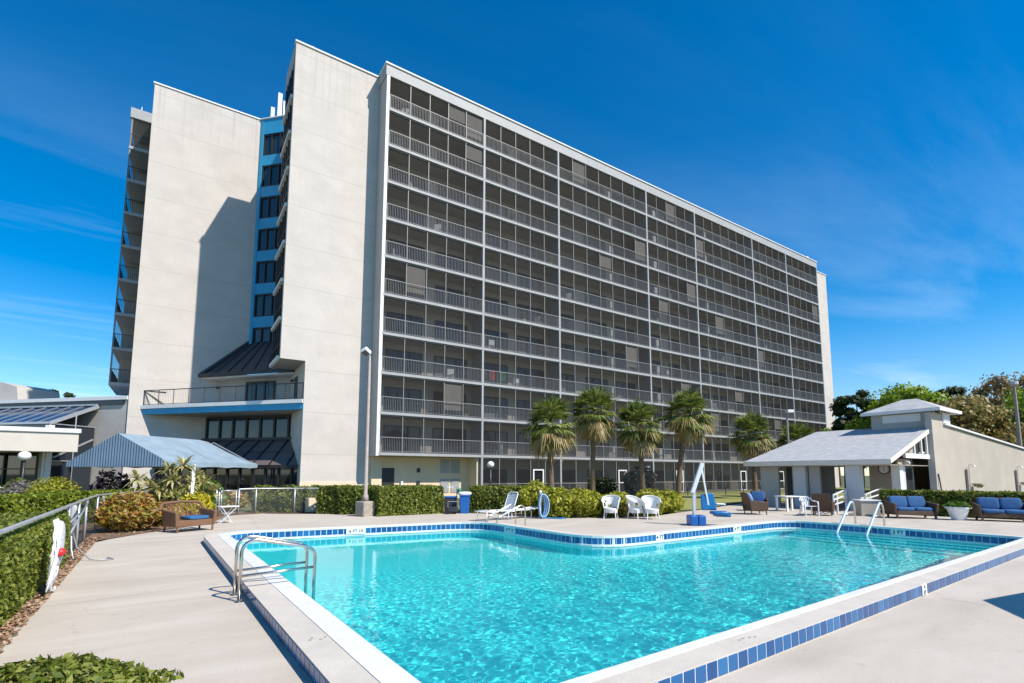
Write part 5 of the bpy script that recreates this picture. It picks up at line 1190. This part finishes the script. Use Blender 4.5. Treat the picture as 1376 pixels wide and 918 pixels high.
t = empty('towel_bin', W(24.4, 8.85), R(-42), 'square beige towel bin with a white lid beside the first sofa', 'bin')
MB().box(-.36, -.3, 0, .36, .3, .60).build('body', M['tan'], t, bevel=.015); MB().box(-.40, -.34, .605, .40, .34, .66).build('lid', M['trim'], t, bevel=.01)
# pool lift
t = empty('pool_lift', W(14.95, 10.45), R(-33.6), 'white pool lift with a blue base cover and hanging blue seat', 'pool lift')
bs_ = MB().box(-.26, -.22, 0, .0, .22, .34).box(.01, -.22, 0, .27, .22, .34); bs_.build('base_cover', M['bluepl'], t, bevel=.04)
MB().box(-.10, -.06, .33, -.02, .06, 1.20).build('mast', M['greypaint'], t, bevel=.01)
MB().bar((-.02, 0, .45), (.0, 0, 1.1), .06, .05, (0, 1, 0)).build('actuator', M['galv'], t)
MB().bar((-.10, -.02, 1.08), (.27, -.02, 2.08), .13, .12, (0, 1, 0)).build('arm', M['trim'], t, bevel=.01)
MB().bar((.24, .02, 2.05), (.46, .02, .55), .05, .05, (0, 1, 0)).build('hanger', M['trim'], t)
se = MB().hull([(.20, -.02, .50), (.72, -.02, .50), (.72, .06, .50), (.20, .06, .50)], [(.20, .03, 1.02), (.64, .03, 1.08), (.64, .10, 1.08), (.20, .10, 1.02)]).build('seat_back', M['blueseat'], t, bevel=.04)
MB().pillow((.75, -.1, .42), (.55, .45, .12), .35).build('seat', M['blueseat'], t, smooth=True)
MB().hull([(.62, -.2, .30), (1.1, -.2, .28), (1.1, .15, .28), (.62, .15, .30)], [(.62, -.2, .40), (1.12, -.2, .44), (1.12, .15, .44), (.62, .15, .40)]).build('footrest', M['blueseat'], t, bevel=.03)
MB().tube([(.66, -.12, .72), (.95, -.14, .70)], .03, 8).build('armrest', M['white'], t)
# hose on its stand
t = empty('hose_stand', W(12.2, 15.35), R(-33), 'white post with a coiled blue and white vacuum hose hanging to the deck', 'hose')
MB().tube([(0, .08, 0), (0, .08, 1.0)], .035, 8).lathe([(.02, .06), (.06, .03), (.06, -.03), (.02, -.05)], 10, (0, .08, 1.02)).build('post', M['white'], t)
M['hoseb'] = mat('blue_hose', (.015, .19, .45), .45, .3, 30); M['hosew'] = mat('pale_hose', (.45, .62, .75), .5)
for i in range(6):
    y = -.02*i; s_ = .18+.025*i; pts = [(.06*i*.3+s_*math.sin(a)*(.75 if a < math.pi else .45), y, .52+.42*math.cos(a)*(1 if math.cos(a) > 0 else 1.12)) for a in [2*math.pi*k/18 for k in range(19)]]
    MB().tube(pts, .022, 7).build('hose_loop', M['hoseb'] if i % 2 == 0 else M['hosew'], t, smooth=True)
MB().tube([(.0, -.1, .05), (.25, -.15, .04), (.5, -.05, .025), (.75, -.12, .025), (.95, -.05, .025)], .024, 7).build('hose_end', M['hoseb'], t, smooth=True)
# bins in the hedge gap
def bin_(label, p, q, m, h, w, lid):
    t = empty('recycling_bin', W(p, q), R(-30), label, 'bin', 'bins in the hedge gap')
    MB().hull([(-w*.42, -w*.42, 0), (w*.42, -w*.42, 0), (w*.42, w*.42, 0), (-w*.42, w*.42, 0)], [(-w*.5, -w*.5, h), (w*.5, -w*.5, h), (w*.5, w*.5, h), (-w*.5, w*.5, h)]).build('body', m, t, bevel=.03)
    MB().box(-w*.54, -w*.54, h+.002, w*.54, w*.54, h+.06).build('lid', lid, t, bevel=.02)
    return t
bin_('upright blue bin in the gap between the two clipped hedges', 11.15, 19.35, M['bluepl'], .72, .44, M['bluepl'])
bin_('blue lidded bin left of the upright one in the hedge gap', 10.75, 19.9, M['slate'], .66, .55, M['bluepl'])
o = MB().pillow((0, 0, .07), (.62, .45, .17), .9).build('rubbish_bag', M['white'], smooth=True, loc=W(11.15, 19.35, .78)); tag(o, 'white plastic bag lying on top of the upright blue bin', 'bag')
o = MB().pillow((0, 0, .14), (.2, .2, .28), .8).build('green_bottle', mat('green_plastic', (.02, .16, .07), .3), smooth=True, loc=W(11.1, 19.75, .79)); tag(o, 'small green container standing behind the white bag on the bins', 'container')
t = empty('hand_cart', W(10.55, 19.3), R(-30), 'low dark cart with a pale metal handle beside the blue bins', 'cart')
MB().box(-.22, -.2, .1, .22, .2, .3).build('tray', M['slate'], t, bevel=.02); MB().tube([(-.22, 0, .25), (-.22, 0, .52), (.22, 0, .52), (.22, 0, .25)], .018, 6).build('handle', M['galv'], t); MB().lathe([(.0, -.02), (.09, -.02), (.09, .02), (0, .02)], 12).xf(Matrix.Translation((-.2, -.22, .09)) @ Matrix.Rotation(R(90), 4, 'X')).build('wheel', M['black'], t)
o = MB().tube([(0, 0, -.1), (0, 0, 1.1), (1.0, -.25, 1.1), (1.0, -.25, -.1)], .03, 8).build('pipe_rail', M['galv'], smooth=True, loc=W(10.3, 20.6)); tag(o, 'pale metal pipe rail behind the blue bins', 'rail')
# rope bundle and red float on the near fence
t = empty('safety_rope', W(-1.16, 9.95), DL+R(90), 'white rope and crumpled net with a red float hanging from the near fence', 'safety rope')
rg = random.Random(5); nb = MB()
for i in range(70):
    x = rg.uniform(-.36, .30); dx_ = rg.uniform(-.1, .1); L = rg.uniform(.45, .98); pts = [(x*.5, -.03, 1.03)]
    for k in range(1, 8): f = k/7; pts.append((x*(.55+.6*f)+dx_*f+rg.uniform(-.02, .02), -.05-.07*math.sin(math.pi*f)*rg.random(), 1.03-L*f))
    nb.tube(pts, .013, 5)
nb.build('rope', M['white'], t, smooth=True)
MB().pillow((-.02, -.09, .68), (.36, .12, .66), .9, rot=Matrix.Rotation(R(5), 3, 'Y')).build('net_bundle', mat('white_netting', (.72, .72, .74), .8, .3, 25, 1.0, 60), t, smooth=True)
MB().lathe([(.015, -.065), (.05, -.045), (.062, 0), (.05, .045), (.015, .065)], 14).xf(Matrix.Translation((-.17, -.13, .57)) @ Matrix.Rotation(R(70), 4, 'X')).build('float', M['red'], t, smooth=True)
hk = MB().tube([(-.17, -.10, .52), (-.20, -.06, .2), (-.17, -.06, .05), (-.08, -.10, .03), (-.12, -.10, .08)], .02, 6).build('rope_tail', M['white'], t, smooth=True)
o = MB().tube([(0, 0, .5), (.10, -.25, .25), (.35, -.55, .03), (.55, -.7, .02), (.72, -.6, .02), (.6, -.35, .02)], .012, 6).build('loose_hose', M['galv'], smooth=True, loc=W(-1.25, 13.5)); tag(o, 'thin grey hose trailing from the fence brace onto the deck', 'hose')
o = MB().tube([(0, 0, .45), (.03, -.10, .2), (.08, -.16, .02)], .012, 6).build('loose_hose', M['white'], smooth=True, loc=W(-1.27, 13.45)); tag(o, 'short pale cord hanging straight down from the fence brace', 'cord')
o = MB().pillow((0, 0, .35), (.12, .10, .5), .6).build('fence_bag', M['white'], smooth=True, loc=W(-1.5, 16.0, .35)); tag(o, 'narrow white bundle hung on the fence behind the diagonal brace', 'bag')
t = empty('slatted_chair', W(-.75, 21.0), R(25), 'white slatted plastic lounge back showing behind the croton bush', 'chair')
for i in range(5): MB().bar((-.4+i*.2, 0, .35), (-.52+i*.2, .15, .98), .07, .03).build('slat', M['white'], t)
MB().bar((-.5, 0, .40), (.5, 0, .40), .05, .05).build('frame', M['white'], t)
# yard sign
t = empty('yard_sign', Vector((-7.9, 37.6, 0)), R(35), 'white yard sign with purple marks on the mulch beside the black lamp post', 'sign')
MB().box(-.34, -.02, .12, .34, .02, 1.02).build('panel', M['white'], t); MB().box(-.34, -.02, 1.02, -.06, .02, 1.3).build('panel_top', M['white'], t)
pm = MB()
for x0_, z0_, x1_, z1_ in ((-.25, .35, -.15, 1.15), (.02, .72, .24, .92), (-.2, .2, .1, .27), (.06, .55, .16, .68)): pm.box(x0_, -.026, z0_, x1_, -.021, z1_)
pm.build('marks', mat('purple_ink', (.10, .05, .22), .6), t)
# parasol outside the right edge of the picture: its shade lies on the deck
t = empty('parasol', W(10.5, -1.47), R(102.7), 'blue parasol whose shadow falls on the near deck', 'parasol')
MB().tube([(0, 0, 0), (0, 0, 2.75)], .025, 8).build('pole', M['trim'], t); cvs = [(1.6*math.cos(i*math.pi/4), 1.6*math.sin(i*math.pi/4), 2.3) for i in range(8)]
o = MB().add(cvs+[(0, 0, 2.72)], [(i, (i+1) % 8, 8) for i in range(8)]).build('canopy', M['cush'], t); mo = o.modifiers.new('thick', 'SOLIDIFY'); mo.thickness = .01
MB().lathe([(.28, 0), (.28, .06), (.05, .12)], 16).build('base', M['conc'], t)
# ================================================================== depth markers
def text_mesh(s, size):
    cu = bpy.data.curves.new('lettering', 'FONT'); cu.body = s; cu.size = size; cu.align_x = 'CENTER'; cu.align_y = 'CENTER'; cu.extrude = .002; cu.offset = .02*size
    o = bpy.data.objects.new('lettering', cu); col.objects.link(o); dg = bpy.context.evaluated_depsgraph_get(); me = bpy.data.meshes.new_from_object(o.evaluated_get(dg)); bpy.data.objects.remove(o); me.materials.clear(); me.materials.append(M['black']); return me
def marker(txt, a, b, label, z0=-.05, z1=.115, out=-1, size=.15, push=.009, stack=False):
    """white tile plate set in the blue band from a to b (pool frame)"""
    A, B_ = W(*a), W(*b); c = (A+B_)/2; d = (B_-A); L = d.length; ang = math.atan2(d.y, d.x)
    t = empty('depth_marker', Vector((c.x, c.y, (z0+z1)/2)), ang, label, 'depth marker', 'depth marker tiles'); h = (z1-z0)/2
    MB().box(-L/2, -push-.006, -h, L/2, -.0005, h).build('plate', M['trim'], t)
    for i, s_ in enumerate(txt.split('|')):
        me = text_mesh(s_, size); o = bpy.data.objects.new('lettering', me); col.objects.link(o); o.parent = t; o.rotation_euler = (R(90), 0, 0); nL = len(txt.split('|')); o.location = (0, -push-.0075, ((nL-1)/2-i)*size*.95)
marker('6 FT 10', (4.66, 14.924), (5.2, 14.831), 'white depth tile reading 6 FT on the far pool wall below the tall pole', size=.125)
marker('6 FT 10', (8.812, 12.85), (8.820, 12.3), 'white depth tile in shade right of the ladder by the loungers', size=.125)
marker('4 FT', (10.95, 8.893), (11.25, 8.888), 'white depth tile reading 4 FT nearest the white armchairs')
marker('4 FT', (14.5, 8.852), (14.9, 8.845), 'white depth tile beside the pool lift')
marker('3 FT', (17.722, 5.85), (17.722, 5.5), 'white depth tile in shade below the step handrails')
marker('4|FT', (8.90, 2.633), (9.09, 2.634), 'white depth tile on the outer face of the near kerb', z0=.008, z1=.152, size=.085)
wm = MB()
for (p, q) in ((4.55+.0, 2.76), (4.62, 2.77), (4.70, 2.75), (4.76, 2.73)): wm.box(p, q, .1605, p+.035, q+.02, .1625)
for (p, q) in ((1.27, 5.05), (1.30, 5.10), (1.36, 5.02), (1.41, 5.06)): wm.box(p, q, .1605, p+.025, q+.03, .1625)
o = wm.pool().build('worn_stencil', M['polegrey']); struct(o)

# ================================================================== small things on the balconies
def bal_pt(b, f, k, d): return Vector((COLX[b]+(COLX[b+1]-COLX[b])*f, YF+d, Z1+k*H+.205))
for b, f, k, c, lb in ((1, .10, 2, (.55, .04, .06), 'red towel hung on a balcony rail above the first palm'), (1, .22, 2, (.02, .22, .10), 'green towel hung on a balcony rail beside the red one')):
    p = bal_pt(b, f, k, .14); o = MB().hull([(0, 0, .30), (.42, .02, .38), (.42, .05, .38), (0, .03, .30)], [(.02, .03, 1.0), (.46, .03, 1.02), (.46, .06, 1.02), (.02, .06, 1.0)]).build('towel', mat('towel_'+lb.split()[0], c, .9), loc=p); tag(o, lb, 'towel', 'towels on a balcony rail')
m0 = None
def small_chair():
    t = empty('balcony_chair'); MB().box(-.25, -.25, .38, .25, .25, .42).build('seat', M['white'], t); MB().box(-.25, .2, .42, .25, .25, .85).build('backrest', M['white'], t)
    for sx in (-.22, .22):
        for sy in (-.22, .22): MB().box(sx-.02, sy-.02, 0, sx+.02, sy+.02, .38).build('leg', M['white'], t)
    return t
FLN = ['second', 'third', 'fourth', 'fifth', 'sixth', 'seventh', 'eighth', 'ninth', 'tenth', 'eleventh']; BAYN = ['first', 'second', 'third', 'fourth', 'fifth', 'sixth', 'seventh']
spots = [(b_, f_, k_, f'on the {FLN[k_]} floor of the {BAYN[b_]} bay from the near corner') for b_, f_, k_ in ((1, .15, 3), (1, .78, 4), (2, .15, 5), (0, .15, 5), (0, .55, 6), (1, .86, 9), (0, .2, 9), (1, .5, 2), (1, .25, 0), (3, .7, 0), (0, .3, 7), (2, .6, 7), (2, .3, 1), (3, .4, 3), (4, .5, 4), (3, .5, 6), (4, .3, 2), (5, .5, 5), (2, .8, 3), (0, .7, 2))]
for i, (b, f, k, lb) in enumerate(spots):
    if i == 0: m0 = small_chair(); c = m0
    else: c = copy_tree(m0)
    c.location = bal_pt(b, f, k, .75); c.rotation_euler = (0, 0, rng.random()*6); tag(c, 'white balcony chair '+lb, 'chair', 'chairs on the balconies')

def balcony_plant(i, b, f, k):
    t = empty('balcony_plant', bal_pt(b, f, k, .45), 0, f'potted plant on the {FLN[k]} floor balcony of the {BAYN[b]} bay from the near corner', 'potted plant', 'plants on the balconies')
    MB().lathe([(.13, 0), (.19, .32), (.17, .32)], 10).build('pot', M['tan'] if i % 2 else M['white'], t)
    u = rng.normal(size=(90, 3)); u /= np.linalg.norm(u, axis=1)[:, None]
    leaves(u*np.array([.3, .3, .35])*rng.random((90, 1))**.4+np.array([0, 0, .62]), u, .13, L_['green'], 'leaves', t)
for i, (b, f, k) in enumerate(((1, .55, 4), (0, .08, 4), (2, .5, 2), (1, .92, 6), (3, .2, 5), (2, .1, 8), (4, .7, 6), (0, .85, 1), (1, .4, 7), (2, .9, 0))): balcony_plant(i, b, f, k)
